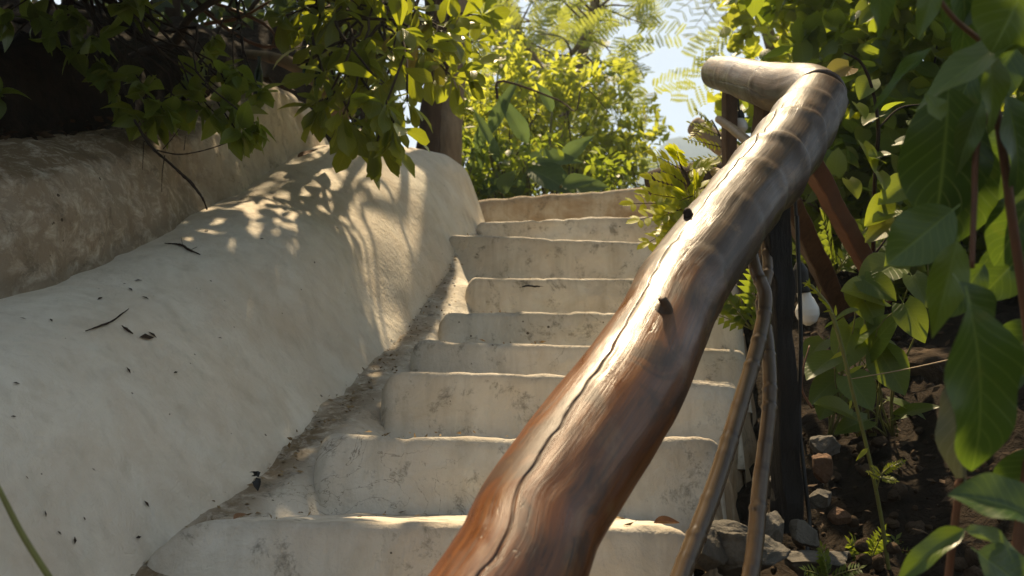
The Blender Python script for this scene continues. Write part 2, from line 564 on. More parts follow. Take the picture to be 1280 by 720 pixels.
L_GLOSSY = leaf_mat('glossy_leaf', (0.04, 0.075, 0.010), (0.085, 0.125, 0.014), (0.15, 0.18, 0.020), (0.52, 0.54, 0.035), 0.45, 0.33)
L_OVATE = leaf_mat('ovate_leaf', (0.045, 0.085, 0.013), (0.085, 0.135, 0.018), (0.14, 0.18, 0.022), (0.44, 0.50, 0.035), 0.38, 0.42)
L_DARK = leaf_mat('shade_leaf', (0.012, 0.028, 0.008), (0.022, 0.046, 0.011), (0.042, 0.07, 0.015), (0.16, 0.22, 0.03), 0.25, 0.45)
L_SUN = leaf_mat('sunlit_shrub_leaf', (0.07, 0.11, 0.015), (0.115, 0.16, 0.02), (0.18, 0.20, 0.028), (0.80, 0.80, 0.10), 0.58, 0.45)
L_FEATHER = leaf_mat('feathery_leaf', (0.11, 0.145, 0.03), (0.15, 0.185, 0.04), (0.21, 0.23, 0.055), (0.50, 0.54, 0.09), 0.52, 0.5)
L_BROAD = leaf_mat('broad_leaf', (0.035, 0.075, 0.03), (0.06, 0.11, 0.042), (0.09, 0.14, 0.055), (0.24, 0.34, 0.09), 0.35, 0.62, 0.2)
L_VINE = leaf_mat('vine_leaf', (0.035, 0.075, 0.014), (0.07, 0.12, 0.018), (0.13, 0.17, 0.022), (0.50, 0.58, 0.05), 0.48, 0.42)
L_NEAR = leaf_mat('large_leaf', (0.014, 0.042, 0.012), (0.030, 0.072, 0.014), (0.085, 0.125, 0.016), (0.24, 0.36, 0.03), 0.27, 0.38, vein=0.6)
L_SAP = leaf_mat('sapling_leaf', (0.14, 0.18, 0.012), (0.19, 0.23, 0.018), (0.24, 0.26, 0.022), (0.75, 0.75, 0.05), 0.55, 0.42)
L_DRY = leaf_mat('dry_grey_leaf', (0.035, 0.045, 0.022), (0.06, 0.065, 0.035), (0.12, 0.12, 0.085), (0.12, 0.14, 0.05), 0.15, 0.6)

# ------------------------------------------------------------------ sky, sun
SUN = nrmz(np.array([-0.06, 0.44, 0.89]))
w = bpy.data.worlds.new('World')
S.world = w
w.use_nodes = True
wn = w.node_tree
sky = wn.nodes.new('ShaderNodeTexSky')
sky.sky_type = 'NISHITA'
sky.sun_disc = False
sky.sun_elevation = math.asin(SUN[2])
sky.sun_rotation = math.atan2(SUN[0], SUN[1])
sky.air_density = 1.0
sky.dust_density = 0.7
sky.altitude = 20
bg = wn.nodes['Background']
bg.inputs[1].default_value = 0.105
wn.links.new(sky.outputs[0], bg.inputs[0])
sl = bpy.data.lights.new('sun', 'SUN')
sl.energy = 4.8
sl.angle = R(0.9)
sl.color = (1.0, 0.90, 0.74)
so = bpy.data.objects.new('sun', sl)
so.rotation_euler = Vector((-SUN[0], -SUN[1], -SUN[2])).to_track_quat('-Z', 'Y').to_euler()
so.location = (0, 4, 9)
COL.objects.link(so)
S.view_settings.view_transform = 'Standard'
S.view_settings.look = 'None'
S.view_settings.exposure = 1.02
S.view_settings.gamma = 1.0
S.view_settings.use_white_balance = True
S.view_settings.white_balance_temperature = 8900
S.view_settings.white_balance_tint = 10

# ------------------------------------------------------------------ stairs layout
# front y, px of the top edge (left shoulder, right end), py of the top edge left / right
STEPS = [
    (1.55, 262, 868, 652, 659), (1.90, 424, 905, 543, 546), (2.20, 503, 926, 466, 475), (2.50, 536, 936, 425, 433),
    (2.80, 568, 930, 388, 390), (3.10, 600, 925, 345, 348), (3.45, 572, 920, 293, 306), (3.80, 607, 930, 276, 268),
]
rows = []
for (y, a, b, pa, pb) in STEPS:
    l, r_ = PY(a, pa, y), PY(b, pb, y)
    rows.append((y, l[0], r_[0], l[2], r_[2]))
z1 = rows[0][3]
pre = [(y, rows[0][1] - 0.19 * (1.55 - y), rows[0][2] - .1 * (1.55 - y), z1 - 0.47 * (1.55 - y), z1 - 0.47 * (1.55 - y)) for y in (0.5, 0.85, 1.2)]
allrows = pre + rows
YS = np.array([r[0] for r in allrows])
ZS = np.array([(r[3] + r[4]) / 2 for r in allrows])
XL = np.array([r[1] for r in allrows])
XR = np.array([r[2] for r in allrows])
ZTOP = ZS[-1]


def zline(y):
    """height of the flight at depth y"""
    y = np.asarray(y, float)
    z = np.interp(y, YS, ZS)
    z = np.where(y < YS[0], ZS[0] + 0.47 * (y - YS[0]), z)
    return z


def ground_z(x, y):
    x, y = np.asarray(x, float), np.asarray(y, float)
    z = np.where(y > 4.0, ZTOP + 0.05 - 0.012 * (y - 4.0), zline(np.clip(y, -3, 4.0)))
    z = z - 0.30
    xw = -0.89 + 0.19 * np.clip(y, -1, 4.2)
    left = np.clip((xw - 0.52 - x) / 0.25, 0, 1)
    left = left * left * (3 - 2 * left)
    z = z + left * (1.02 + 0.12 * np.clip(xw - 0.5 - x, 0, 6)) * np.where(y > 4.2, np.clip(1 - (y - 4.2) / 2.5, 0.25, 1), 1)
    xr = np.interp(y, YS, XR)
    right = np.clip((x - xr - 0.0) / 0.3, 0, 1)
    z = z + right * (0.14 + 0.16 * np.clip(x - xr - 0.25, 0, 3.0)) * np.where(y > 4.0, 0.6, 1)
    z = z - 0.5 * np.clip((y - 14) / 30, 0, 1) - 0.02 * np.clip(y - 14, 0, 60)
    return z


# ground: one sheet, fine near the stairs, out past the hill
def axis(fine, step, far):
    a = np.arange(fine[0], fine[1], step)
    lo, hi = [], []
    q, s = fine[0], step
    while q > -far: s *= 1.35; q -= s; lo.append(q)
    q, s = fine[1], step
    while q < far: s *= 1.35; q += s; hi.append(q)
    return np.concatenate([lo[::-1], a, hi])


gx, gy = axis((-2.6, 3.0), 0.035, 900), axis((0.2, 5.6), 0.035, 1000)
GX, GY = np.meshgrid(gx, gy, indexing='ij')
GZ = ground_z(GX, GY)
pp = np.stack([GX, GY, GZ * 0], -1)
near = np.exp(-((np.abs(GX) + np.abs(GY - 2)) / 12) ** 2)
GZ = GZ + near * (0.045 * fbm(pp * 7, 3, 4) + 0.05 * fbm(pp * 2.1, 8, 2) + 0.035 * np.abs(fbm(pp * 14, 9, 3)))
o = obj('ground', np.stack([GX, GY, GZ], -1).reshape(-1, 3), grid_faces(len(gx), len(gy))[:, ::-1], M['soil'])
tag(o, 'dark bare soil slope beside and behind the white stairs', None, None, 'structure')

# hill on the skyline
hp = PY(838, 171, 230)
hx = np.linspace(-90, 190, 120)
hy = np.linspace(-70, 120, 50)
HX, HY = np.meshgrid(hx, hy, indexing='ij')
side = np.where(HX < 0, -HX * 1.25, HX * 0.16 + 0.0016 * HX ** 2)
HZ = hp[2] - side - 0.012 * HY ** 2 * np.where(HY < 0, 1, .6) - 0.25 * np.abs(HY)
HZ = HZ + 2.0 * fbm(np.stack([HX, HY, 0 * HX], -1) / 14, 4, 4) * np.clip(side / 4, 0.15, 1)
HZ = np.maximum(HZ, -4)
o = obj('hill', np.stack([HX + hp[0], HY + 230, HZ], -1).reshape(-1, 3), grid_faces(120, 50)[:, ::-1], M['hill'])
tag(o, 'pale hazy mountain peak beyond the top of the stairs', None, None, 'structure')

# ------------------------------------------------------------------ staircase
stair = thing('staircase', 'whitewashed hand plastered stone staircase climbing between white wall and log handrail', 'staircase', (0, 1.5, ground_z(0, 1.5)))


def build_step(k):
    y, xl, xr, zl, zr = allrows[k]
    zb = min(zl, zr) - (0.16 if k == 0 else (ZS[k] - ZS[k - 1]) + 0.05)
    ynext = allrows[k + 1][0] if k + 1 < len(allrows) else 4.35
    big = (k == len(pre))
    Rl = 0.15 if big else 0.042
    x0 = xl - (0.13 if big else 0.055)
    # columns, denser at the ends
    u = np.linspace(0, 1, 90)
    xs = x0 + (xr - x0) * u
    nr = 0.012
    prof = []                       # (dy, z mode, dz)  z from the top
    h = ZS[k] - zb
    for t in np.linspace(0, 1, 16): prof.append((0.0, -h + (h - nr) * t))
    for t in np.linspace(0.15, 1, 6) * math.pi / 2: prof.append((nr * (1 - math.cos(t)), -nr + nr * math.sin(t)))
    for t in np.linspace(0.08, 1, 10): prof.append((nr + (ynext + 0.06 - y - nr) * t, 0.0))
    prof = np.array(prof)
    dy, dz = prof[:, 0], prof[:, 1]
    XX = np.repeat(xs[:, None], len(prof), 1)
    ztop = zl + (zr - zl) * np.clip((xs - xl) / (xr - xl), 0, 1)
    dx = np.clip(xs - x0, 0, Rl)
    drop = (1 - np.sqrt(np.clip(1 - ((Rl - dx) / Rl) ** 2, 0, 1))) * (0.72 if big else 0.5)
    dxr = np.clip(xr - xs, 0, 0.035)
    dropr = (1 - np.sqrt(np.clip(1 - ((0.035 - dxr) / 0.035) ** 2, 0, 1)))
    ht = ztop - zb
    top = ztop - drop * ht * 0.9 - dropr * 0.03
    ZZ = zb + (top - zb)[:, None] * ((dz + h) / h)[None]
    back = drop * 0.10 + dropr * 0.03
    lean = 0.035 * ((-dz) / h)                # riser leans back a little towards the top
    YY = y + dy[None] - lean[None] + back[:, None] + 0.0 * XX
    V = np.stack([XX, YY, ZZ], -1)
    V[..., 2] += 0.006 * vnoise(np.stack([V[..., 0] * 2.6, V[..., 1] * 0 + k * 3.7, V[..., 0] * 0], -1), 8)
    n1 = fbm(V * np.array([3.0, 3, 9]), 20 + k, 3)
    n2 = fbm(V * np.array([14.0, 14, 14]), 40 + k, 3)
    face = (dz < -0.001)[None]
    V[..., 1] += np.where(face, 0.008 * n1 + 0.0025 * n2, 0.004 * n1)
    edge = np.exp(-(dz / 0.03) ** 2)[None]
    ee = vnoise(np.stack([xs * 6, xs * 0 + k, xs * 0], -1), 3) * 0.003 + vnoise(np.stack([xs * 26, xs * 0 + k, xs * 0], -1), 4) * 0.0016
    ee = ee - 0.010 * np.clip(vnoise(np.stack([xs * 30, xs * 0 + k * 1.7, xs * 0], -1), 14) - .45, 0, 1)
    V[..., 2] += edge * ee[:, None] + np.where(face, 0, 0.003 * n2)
    # end skirts
    e0, e1 = V[0].copy(), V[-1].copy()
    e0[:, 2] = zb - 0.1; e1[:, 2] = zb - 0.1
    V = np.concatenate([e0[None], V, e1[None]])
    d = np.zeros(V.shape[:2])
    d += np.clip(1 - np.abs((dz + h * 1.0)) / 0.028, 0, 1)[None] * 0.5 * face
    d += np.clip(1 - np.abs(dz) / 0.02, 0, 1)[None] * np.where(dy > nr, 0.0, 0.35)[None]
    d += np.clip((dy - 0.7 * (ynext - y)) / 0.1, 0, 1)[None] * 0.8
    d[:12] += np.linspace(0.12, 0, 12)[:, None]
    o = obj('step', V.reshape(-1, 3), grid_faces(V.shape[0], V.shape[1]), M['step'], stair, attrs=dict(dirt=np.clip(d, 0, 1)))
    return o


steps = [build_step(k) for k in range(len(allrows))]
steps[-1]['label'] = 'highest step, paler, below the stained kerb'


# parapet base line
def xbase(y): return -0.87 + 0.186 * np.asarray(y, float)


def zgut(y):
    y = np.asarray(y, float)
    return zline(y) - 0.095


ygs = np.linspace(0.1, 4.25, 420)
us = np.linspace(0, 1, 48)
xr_ = np.interp(ygs, YS, XL) + 0.07
xl_ = xbase(ygs) - 0.05
GXX = xl_[:, None] + (xr_ - xl_)[:, None] * us
GYY = np.repeat(ygs[:, None], len(us), 1)
zz = np.interp(ygs, np.linspace(0, 4.3, 60), np.convolve(np.pad(zgut(np.linspace(0, 4.3, 60)), 3, 'edge'), np.ones(7) / 7, 'valid'))
zz = zz + np.interp(ygs, [1, 2.9, 3.4, 3.7, 4.2], [0.02, 0.02, .05, .05, 0.06])
ty, tz = [0.0], [ZS[0] - 0.2]
for k_ in range(len(YS)):
    ty += [YS[k_] + 0.02, YS[k_] + 0.07]; tz += [(ZS[k_ - 1] if k_ else ZS[0] - .16) - .005, ZS[k_] - 0.015]
tread = np.interp(ygs, ty, tz)
bl_ = np.clip((us - 0.52) / 0.40, 0, 1); bl_ = bl_ * bl_ * (3 - 2 * bl_)
GZZ = zz[:, None] * (1 - bl_) + (tread[:, None] - 0.012) * bl_ + 0.03 * np.clip(1 - us / .4, 0, 1)[None] ** 2 + 0 * GXX
vv = np.stack([GXX, GYY, GZZ], -1)
GZZ += 0.006 * fbm(vv * 8, 3, 3) * (1 - .7 * bl_) + 0.003 * fbm(vv * 30, 6, 2)
dd = 0.04 + 0.85 * np.exp(-((us - 0.36) / 0.20) ** 2)[None] + 0.25 * fbm(vv * 4, 2, 2)
obj('gutter', np.stack([GXX, GYY, GZZ], -1).reshape(-1, 3), grid_faces(len(ygs), len(us)), M['step'], stair,
    attrs=dict(dirt=np.clip(dd, 0, 1)))

# rough plaster core at the right edge of the flight
mb = MB()
ys = np.linspace(0.3, 4.2, 90)
hs = np.linspace(0, 1, 10)
xr2 = np.interp(ys, YS, XR) - 0.012
zt = np.array([zline(v) for v in ys]) - 0.10
zt = np.minimum(zt, np.interp(ys, YS, ZS, ) - 0.05)
V = np.stack([np.repeat(xr2[:, None], 10, 1) + 0.03 * (1 - hs)[None], np.repeat(ys[:, None], 10, 1), zt[:, None] - 0.5 * (1 - hs)[None]], -1)
V[..., 0] += 0.025 * fbm(V * 11, 7, 4)
mb.add(V.reshape(-1, 3), grid_faces(90, 10))
obj('side_masonry', V.reshape(-1, 3), grid_faces(90, 10)[:, ::-1], M['kerb'], stair, attrs=dict(dirt=np.full(900, 0.5)))

# crack in the fifth step's riser: a dark jagged tube, the groove's shade put into its colour
mb = MB()
cp = [(636, 364), (645, 361), (652, 359), (660, 357), (667, 358), (676, 358), (690, 360), (702, 361), (714, 365), (722, 366), (738, 367), (748, 364)]
pts = np.array([PY(a, b, 3.10 - 0.002) for a, b in cp])
mb.tube(pts, [0.0008, .0026, .003, .0022, .0018, .0008], 5, 40, wob=0.5)
mb.build('crack', M['post'], steps[len(pre) + 5])

# low stained kerb wall across the top
kerb = thing('kerb_wall', 'low brown stained kerb wall across the top of the stairs', 'wall', tuple(PY(700, 275, 4.15)))
xs = np.linspace(PY(592, 260, 4.15)[0] - 0.03, 1.25, 70)
pa, pb = PY(597, 250, 4.15)[2], PY(812, 233, 4.15)[2]
zt = pa + (pb - pa) * np.clip((xs - xs[0]) / (PY(812, 233, 4.15)[0] - xs[0]), 0, 1)
prof = [(0.0, -0.34)] + [(0.0, -0.34 + 0.32 * t) for t in np.linspace(0.1, 1, 12)] + [(0.006, -0.006), (0.02, 0.0), (0.1, 0.002), (0.16, -0.004), (0.18, -0.02), (0.185, -0.5)]
prof = np.array(prof)
V = np.stack([np.repeat(xs[:, None], len(prof), 1), 4.15 + prof[:, 0][None] + 0 * xs[:, None], zt[:, None] + prof[:, 1][None]], -1)
V[..., 1] += 0.008 * fbm(V * 6, 5, 3)
V[..., 2] += 0.006 * fbm(V * np.array([14, 0, 0]) + .5, 6, 3)
d = np.zeros(V.shape[:2]) + np.clip((0.12 - (xs - xs[0])) / 0.12, 0, 1)[:, None] * 0.8 + np.clip(1 + (prof[:, 1] / 0.03), 0, 1)[None] * 0.5
obj('wall_body', V.reshape(-1, 3), grid_faces(len(xs), len(prof)), M['kerb'], kerb, attrs=dict(dirt=np.clip(d, 0, 1)))

# ------------------------------------------------------------------ white parapet wall on the left
CREST = [(-330, 545, 1.22), (-140, 455, 1.50), (0, 390, 1.76), (120, 345, 2.05), (250, 286, 2.46), (330, 240, 2.85), (385, 203, 3.12), (420, 181, 3.35), (465, 182, 3.6),
         (510, 184, 3.8), (548, 192, 3.93), (572, 206, 4.02), (586, 236, 4.07), (592, 278, 4.10)]
cr = np.array([PY(*q) for q in CREST])
yy = np.concatenate([np.linspace(0.25, 3.6, 130), np.linspace(3.62, 4.10, 60)])
slope0 = (cr[1] - cr[0]) / (cr[1][1] - cr[0][1])
xc = np.where(yy < cr[0][1], cr[0][0] + slope0[0] * (yy - cr[0][1]), np.interp(yy, cr[:, 1], cr[:, 0]))
zc = np.where(yy < cr[0][1], cr[0][2] + slope0[2] * (yy - cr[0][1]), np.interp(yy, cr[:, 1], cr[:, 2]))
ker = np.ones(9) / 9
zc[:130] = np.convolve(np.pad(zc[:134], 4, 'edge'), ker, 'valid')[:130]
xc[:130] = np.convolve(np.pad(xc[:134], 4, 'edge'), ker, 'valid')[:130]
xb = xbase(yy)
xb = xb + 0.03 * np.exp(-((yy - 2.6) / 0.5) ** 2)
zb = np.interp(yy, ygs, zz) - 0.03
off = np.maximum(xb - xc, 0.04)
hh = np.maximum(zc - zb, 0.05)
t = np.linspace(0, 1, 40)[None]
P0 = np.stack([xb + 0.05, zb], -1)[:, None]
P1 = np.stack([xb - 0.10 * off, zb + 0.30 * hh], -1)[:, None]
P2 = np.stack([xb - 0.42 * off, zb + 1.0 * hh], -1)[:, None]
P3 = np.stack([xc, zc], -1)[:, None]
tt = t[..., None]
B = P0 * (1 - tt) ** 3 + 3 * P1 * tt * (1 - tt) ** 2 + 3 * P2 * tt ** 2 * (1 - tt) + P3 * tt ** 3
bx, bz = B[..., 0], B[..., 1]
tb = np.linspace(0.1, 1, 12)[None]
bx2 = xc[:, None] - tb * 0.55
bz2 = zc[:, None] - 0.05 * tb ** 2 - 0.55 * np.clip(tb - 0.85, 0, 1)
X = np.concatenate([bx, bx2], 1); Z = np.concatenate([bz, bz2], 1)
Yv = np.repeat(yy[:, None], X.shape[1], 1)
V = np.stack([X, Yv, Z], -1)
nb = fbm(V * np.array([2.0, 2.0, 2.6]), 12, 3)
nf = fbm(V * 13, 14, 3)
amp = np.interp(yy, [0, 3.9, 4.1], [1, 1, 0.4])[:, None]
V[..., 0] += amp * (0.020 * nb + 0.0028 * nf)
V[..., 2] += amp * 0.006 * nb
# end cap ring closing the wall end
endc = V[-1].copy()
endc[:, 1] += 0.03
endc[:, 2] = np.minimum(endc[:, 2], zb[-1] + 0.1) - 0.1
V = np.concatenate([V, endc[None]])
fr = np.concatenate([np.linspace(0, 1, 40), np.ones(12)])
d = np.zeros(V.shape[:2])
d += np.clip(1 - fr / 0.10, 0, 1)[None] * 0.85
d[-14:] += np.linspace(0, 0.7, 14)[:, None]
d[:, 42:] += np.linspace(0.0, 0.9, 10)[None]
parapet = thing('parapet_wall', 'smooth whitewashed rounded parapet wall along the left of the stairs', 'wall', (float(xb[60]), float(yy[60]), float(zb[60])))
obj('wall_body', V.reshape(-1, 3), grid_faces(V.shape[0], V.shape[1])[:, ::-1], M['plaster'], parapet, attrs=dict(dirt=np.clip(d, 0, 1)))

# upper retaining wall behind it
RW = [(-420, 300), (-200, 240), (0, 190), (60, 178), (120, 172), (200, 163), (262, 150), (300, 122), (335, 102), (365, 112), (392, 130), (404, 160), (408, 210)]
rp = []
for a, b in RW:
    k = (a - 640) / F
    ysol = (-1.37) / (k * math.cos(PITCH) * 1.0 - 0.19)
    rp.append(PY(a, b, min(max(ysol, 0.6), 3.6)))
rp = np.array(rp)
q = np.linspace(0, 1, 150)
sidx = np.concatenate([[0], np.cumsum(np.linalg.norm(np.diff(rp[:, :2], axis=0), axis=1))]); sidx /= sidx[-1]
rx, ry, rz = [np.interp(q, sidx, rp[:, i]) for i in range(3)]
ker = np.ones(5) / 5
rz = np.convolve(np.pad(rz, 2, 'edge'), ker, 'valid')
rz += 0.012 * vnoise(np.stack([q * 60, q * 0, q * 0], -1), 5)
base = np.interp(ry, yy, zc) - 0.12
base = np.minimum(base, rz - 0.02)
tf = np.linspace(0, 1, 30)
bul = (0.10 * np.exp(-((q - 0.30) / 0.22) ** 2) + 0.05 * np.exp(-((q - 0.80) / 0.12) ** 2))[:, None] * np.sin(np.pi * np.clip(tf * 0.8, 0, 1))[None]
X = rx[:, None] + 0.10 * (1 - tf)[None] ** 1.5 + bul - 0.06 * np.clip((tf - 0.85) / 0.15, 0, 1)[None] ** 2
X = np.concatenate([X, X[:, -1:] - np.array([[0.06, 0.2, 0.45]])], 1)
Z = base[:, None] + (rz - base)[:, None] * tf[None]
Z = np.concatenate([Z, rz[:, None] + np.array([[0.006, -0.01, -0.15]])], 1)
V = np.stack([X, np.repeat(ry[:, None], 33, 1), Z], -1)
V[..., 0] += 0.022 * fbm(V * 5, 31, 4) + 0.006 * fbm(V * 22, 33, 3)
e = V[-1].copy(); e[:, 0] -= 0.35; e[:, 2] -= 0.05
V = np.concatenate([V, e[None]])
tf2 = np.concatenate([tf, [1, 1, 1]])
d = np.clip((tf2 - 0.86) / 0.14, 0, 1)[None] * 0.9 + np.clip(1 - tf2 / 0.22, 0, 1)[None] * 0.8 + 0 * V[..., 0]
brownpart = np.clip((0.66 - np.concatenate([q, [1]])) / 0.12, 0, 1)[:, None]
d = d + brownpart * 0.75
rwall = thing('retaining_wall', 'rough brown stained retaining wall below the dark shrubs at upper left', 'wall', (float(rx[70]), float(ry[70]), float(base[70])))
obj('wall_body', V.reshape(-1, 3), grid_faces(V.shape[0], V.shape[1])[:, ::-1], M['clay'], rwall, attrs=dict(dirt=np.clip(d, 0, 1)))


# ------------------------------------------------------------------ log handrail
def log_piece(name, parent, cpx, width, depth, rings, crack=None, nrings=220, seg=72, seed=0, s0=0.0, ridge=0.010):
    """cpx: list of (px, py); width in px; depth along the axis. A real tube with bumps, knots and an open crack"""
    c = np.array([P(a, b, d) for (a, b), d in zip(cpx, depth)])
    r = np.array([wd * d / F / 2 for wd, d in zip(width, depth)])
    C = resample(c, nrings)
    t_in = np.linspace(0, 1, len(c))
    r = np.interp(np.linspace(0, 1, nrings), t_in, r)
    r = np.convolve(np.pad(r, 5, 'edge'), np.ones(11) / 11, 'valid')
    T = nrmz(np.gradient(C, axis=0))
    nc = (CAM - C); nc = nrmz(nc - T * (nc * T).sum(1, keepdims=True))
    nl = np.cross(T, nc)                       # towards the upper left of the rail
    nl = np.where((nl[:, :1] > 0), -nl, nl)
    L = np.concatenate([[0], np.cumsum(np.linalg.norm(np.diff(C, axis=0), axis=1))])
    u = np.linspace(0, 1, nrings)
    thc = np.interp(u, crack[0], crack[1]) if crack else np.zeros(nrings)
    if crack:
        thc = thc + 0.03 * vnoise(np.stack([L * 45, L * 0, L * 0], -1), 3) + 0.04 * vnoise(np.stack([L * 7, L * 0, L * 0], -1), 4)
    dlt = 0.013
    offs = np.concatenate([[-0.05, -dlt, 0, dlt, 0.05], np.linspace(0.11, 2 * np.pi - 0.11, seg - 5)])
    th = thc[:, None] + offs[None]
    ring = np.cos(th)[..., None] * nc[:, None] + np.sin(th)[..., None] * nl[:, None]
    cyl = np.stack([np.repeat(L[:, None], seg, 1) * 6, np.cos(th) * 1.0, np.sin(th) * 1.0], -1)
    k = 1 + ridge * fbm(cyl * np.array([0.9, 1, 1]) + seed, 50 + seed, 3) + 0.012 * fbm(cyl * np.array([2.0, 7, 7]), 60 + seed, 2)
    rg = np.zeros((nrings, seg))
    for (ru, ra, tilt) in rings:
        du = (L[:, None] - ru * L[-1]) - tilt * np.cos(th) * r[:, None] - 0.006 * vnoise(np.stack([th * 2, th * 0, th * 0 + ru * 50], -1), 2)
        k = k + ra * np.exp(-(du / 0.019) ** 2) - ra * 0.5 * np.exp(-((du - 0.022) / 0.009) ** 2)
        rg = np.maximum(rg, 0.75 * np.exp(-((du - 0.018) / 0.006) ** 2))
    crk = np.zeros((nrings, seg))
    if crack:
        wgt = np.interp(u, crack[0], crack[2])
        wgt = wgt * (0.55 + 0.45 * np.clip(1.4 * vnoise(np.stack([L * 16, L * 0 + 5, L * 0], -1), 6) + .6, 0, 1))
        k[:, 2] -= 0.08 * wgt
        crk[:, 2] = np.clip(wgt * 1.3, 0, 1)
        crk[:, 1] = crk[:, 3] = 0.25 * wgt
    V = C[:, None] + ring * (r[:, None] * k)[..., None]
    V = V.reshape(-1, 3)
    uv = np.stack([np.repeat(L[:, None], seg, 1) + s0, (offs[None] + np.interp(u, [0, 1], [thc[0], thc[-1]])[:, None]) * r.mean() + (thc - np.interp(u, [0, 1], [thc[0], thc[-1]]))[:, None] * r.mean() + 0 * th + seed], -1).reshape(-1, 2)
    f = grid_faces(nrings, seg, True)
    nV = len(V)
    j = np.arange(seg)
    e = (nrings - 1) * seg
    # slightly domed ends
    mids = [C[0] - T[0] * 0.004, C[-1] + T[-1] * 0.006]
    in0 = C[0] + (V[j] - C[0]) * 0.9 - T[0] * 0.006
    in1 = C[-1] + (V[e + j] - C[-1]) * 0.88 + T[-1] * r[-1] * 0.16
    V = np.vstack([V, in0, in1, mids[0], C[-1] + T[-1] * r[-1] * 0.2])
    uv = np.vstack([uv, uv[j], uv[e + j], uv[:1], uv[e:e + 1]])
    a0, a1, m0, m1 = nV + j, nV + seg + j, nV + 2 * seg, nV + 2 * seg + 1
    jn = (j + 1) % seg
    f = f.tolist() + np.stack([j, a0, a0[jn], jn], 1).tolist() + np.stack([e + j, e + jn, a1[jn], a1], 1).tolist()
    f += [[int(m0), int(a0[q_]), int(a0[(q_ + 1) % seg])][::-1] for q_ in range(seg)]
    f += [[int(m1), int(a1[q_]), int(a1[(q_ + 1) % seg])] for q_ in range(seg)]
    pad = 2 * seg + 2
    o = obj(name, V, f, M['log'], parent, uv=uv, attrs=dict(crack=np.concatenate([crk.ravel(), np.zeros(pad)]), ring=np.concatenate([rg.ravel(), np.zeros(pad)])))
    # consistent outward normals
    import bmesh
    bm = bmesh.new(); bm.from_mesh(o.data); bmesh.ops.recalc_face_normals(bm, faces=bm.faces); bm.to_mesh(o.data); bm.free()
    return o, C, r, T, nc, nl


rail = thing('log_handrail', 'thick varnished log handrail with a bent upper end on dark posts', 'handrail', tuple(P(990, 655, 1.82)))
cp = [(395, 1080), (480, 950), (560, 835), (641, 720), (673, 650), (710, 592), (751, 533), (791, 475), (823, 417), (853, 358), (894, 300), (931, 250), (966, 208), (996, 167), (1022, 126), (1031, 108)]
wd = [190, 184, 178, 173, 164, 157, 150, 137, 118, 110, 101, 93, 90, 84, 75, 54]
inv = np.interp([q[1] for q in cp], [124, 720, 1080], [1 / 2.05, 1 / 1.04, 1 / 0.80])
log1, C1, r1, T1, nc1, nl1 = log_piece('rail', rail, cp, wd, 1 / inv, [(0.52, 0.03, 0.5), (0.63, 0.03, 0.4), (0.70, 0.05, 0.5), (0.765, 0.09, 0.6), (0.84, 0.07, 0.5), (0.90, 0.06, 0.5)],
    crack=([0, 0.2, 0.3, 0.45, 0.55, 0.62, 0.64, 0.7, 0.86, 0.89, 1], [0.4, 0.4, 0.5, 0.62, 0.72, 0.75, 0.78, 0.82, 0.95, 0.98, 1.0], [1, 1, 1, 1, 0.9, 0.6, 0.2, 0.8, 0.7, 0, 0]), nrings=300, seg=84, seed=1)
cp2 = [(1024, 121), (1008, 114), (975, 110), (945, 103), (918, 95), (896, 91)]
wd2 = [68, 69, 62, 53, 46, 40]
dp2 = [2.08, 2.2, 2.38, 2.58, 2.82, 3.05]
log2, C2, r2, T2, nc2, nl2 = log_piece('rail', rail, cp2, wd2, dp2, [(0.35, 0.03, 0.2), (0.6, 0.03, 0.2), (0.8, 0.03, -0.2)], crack=([0, 0.2, 0.5, 0.8, 1], [0.4, 0.5, 0.3, 0.5, 0.4], [0, 0.3, 0.5, 0.4, 0]), nrings=120, seg=64, seed=4, s0=1.4)
log2['label'] = 'paler upper rail log bending back up the stairs'

# dark band where the two logs meet
mb = MB()
bi = int(len(C1) * .955)
ce, te = C1[bi], T1[bi]
rr = r1[bi] * 1.015
th = np.linspace(0, 2 * math.pi, 49)
ringp = ce + rr * (np.cos(th)[:, None] * nl1[bi] + np.sin(th)[:, None] * nc1[bi])
mb.tube(ringp, 0.003, 8, 120, cap=False)
mb.build('joint_band', M['rubber'], rail)

# knot stub with its dark collar
ki = int(np.argmin([abs((360 - F * np.dot(q - CAM, UP) / np.dot(q - CAM, FW)) - 432) for q in C1]))
kc, kr = C1[ki], r1[ki]
kn = nrmz(nc1[ki] * 0.98 + nl1[ki] * 0.12)
mb = MB()
b0 = kc + kn * kr * 0.93
mb.tube([b0, b0 + kn * 0.007, b0 + kn * 0.013 + nl1[ki] * 0.002, b0 + kn * 0.019 + nl1[ki] * 0.008], [0.017, 0.010, 0.0075, 0.0065], 14, 14, wob=0.4)
kno = mb.build('knot', M['brown_post'], log1)
mb = MB()
ki2 = int(np.argmin([abs((360 - F * np.dot(q - CAM, UP) / np.dot(q - CAM, FW)) - 316) for q in C1]))
kn2 = nrmz(nc1[ki2] * 0.55 + nl1[ki2] * 0.85)
b0 = C1[ki2] + kn2 * r1[ki2] * 0.95
mb.tube([b0, b0 + kn2 * 0.01, b0 + kn2 * 0.016 - nc1[ki2] * 0.004], [0.009, 0.0065, 0.004], 8, 8, wob=0.35)
mb.build('knot', M['twig'], log1)


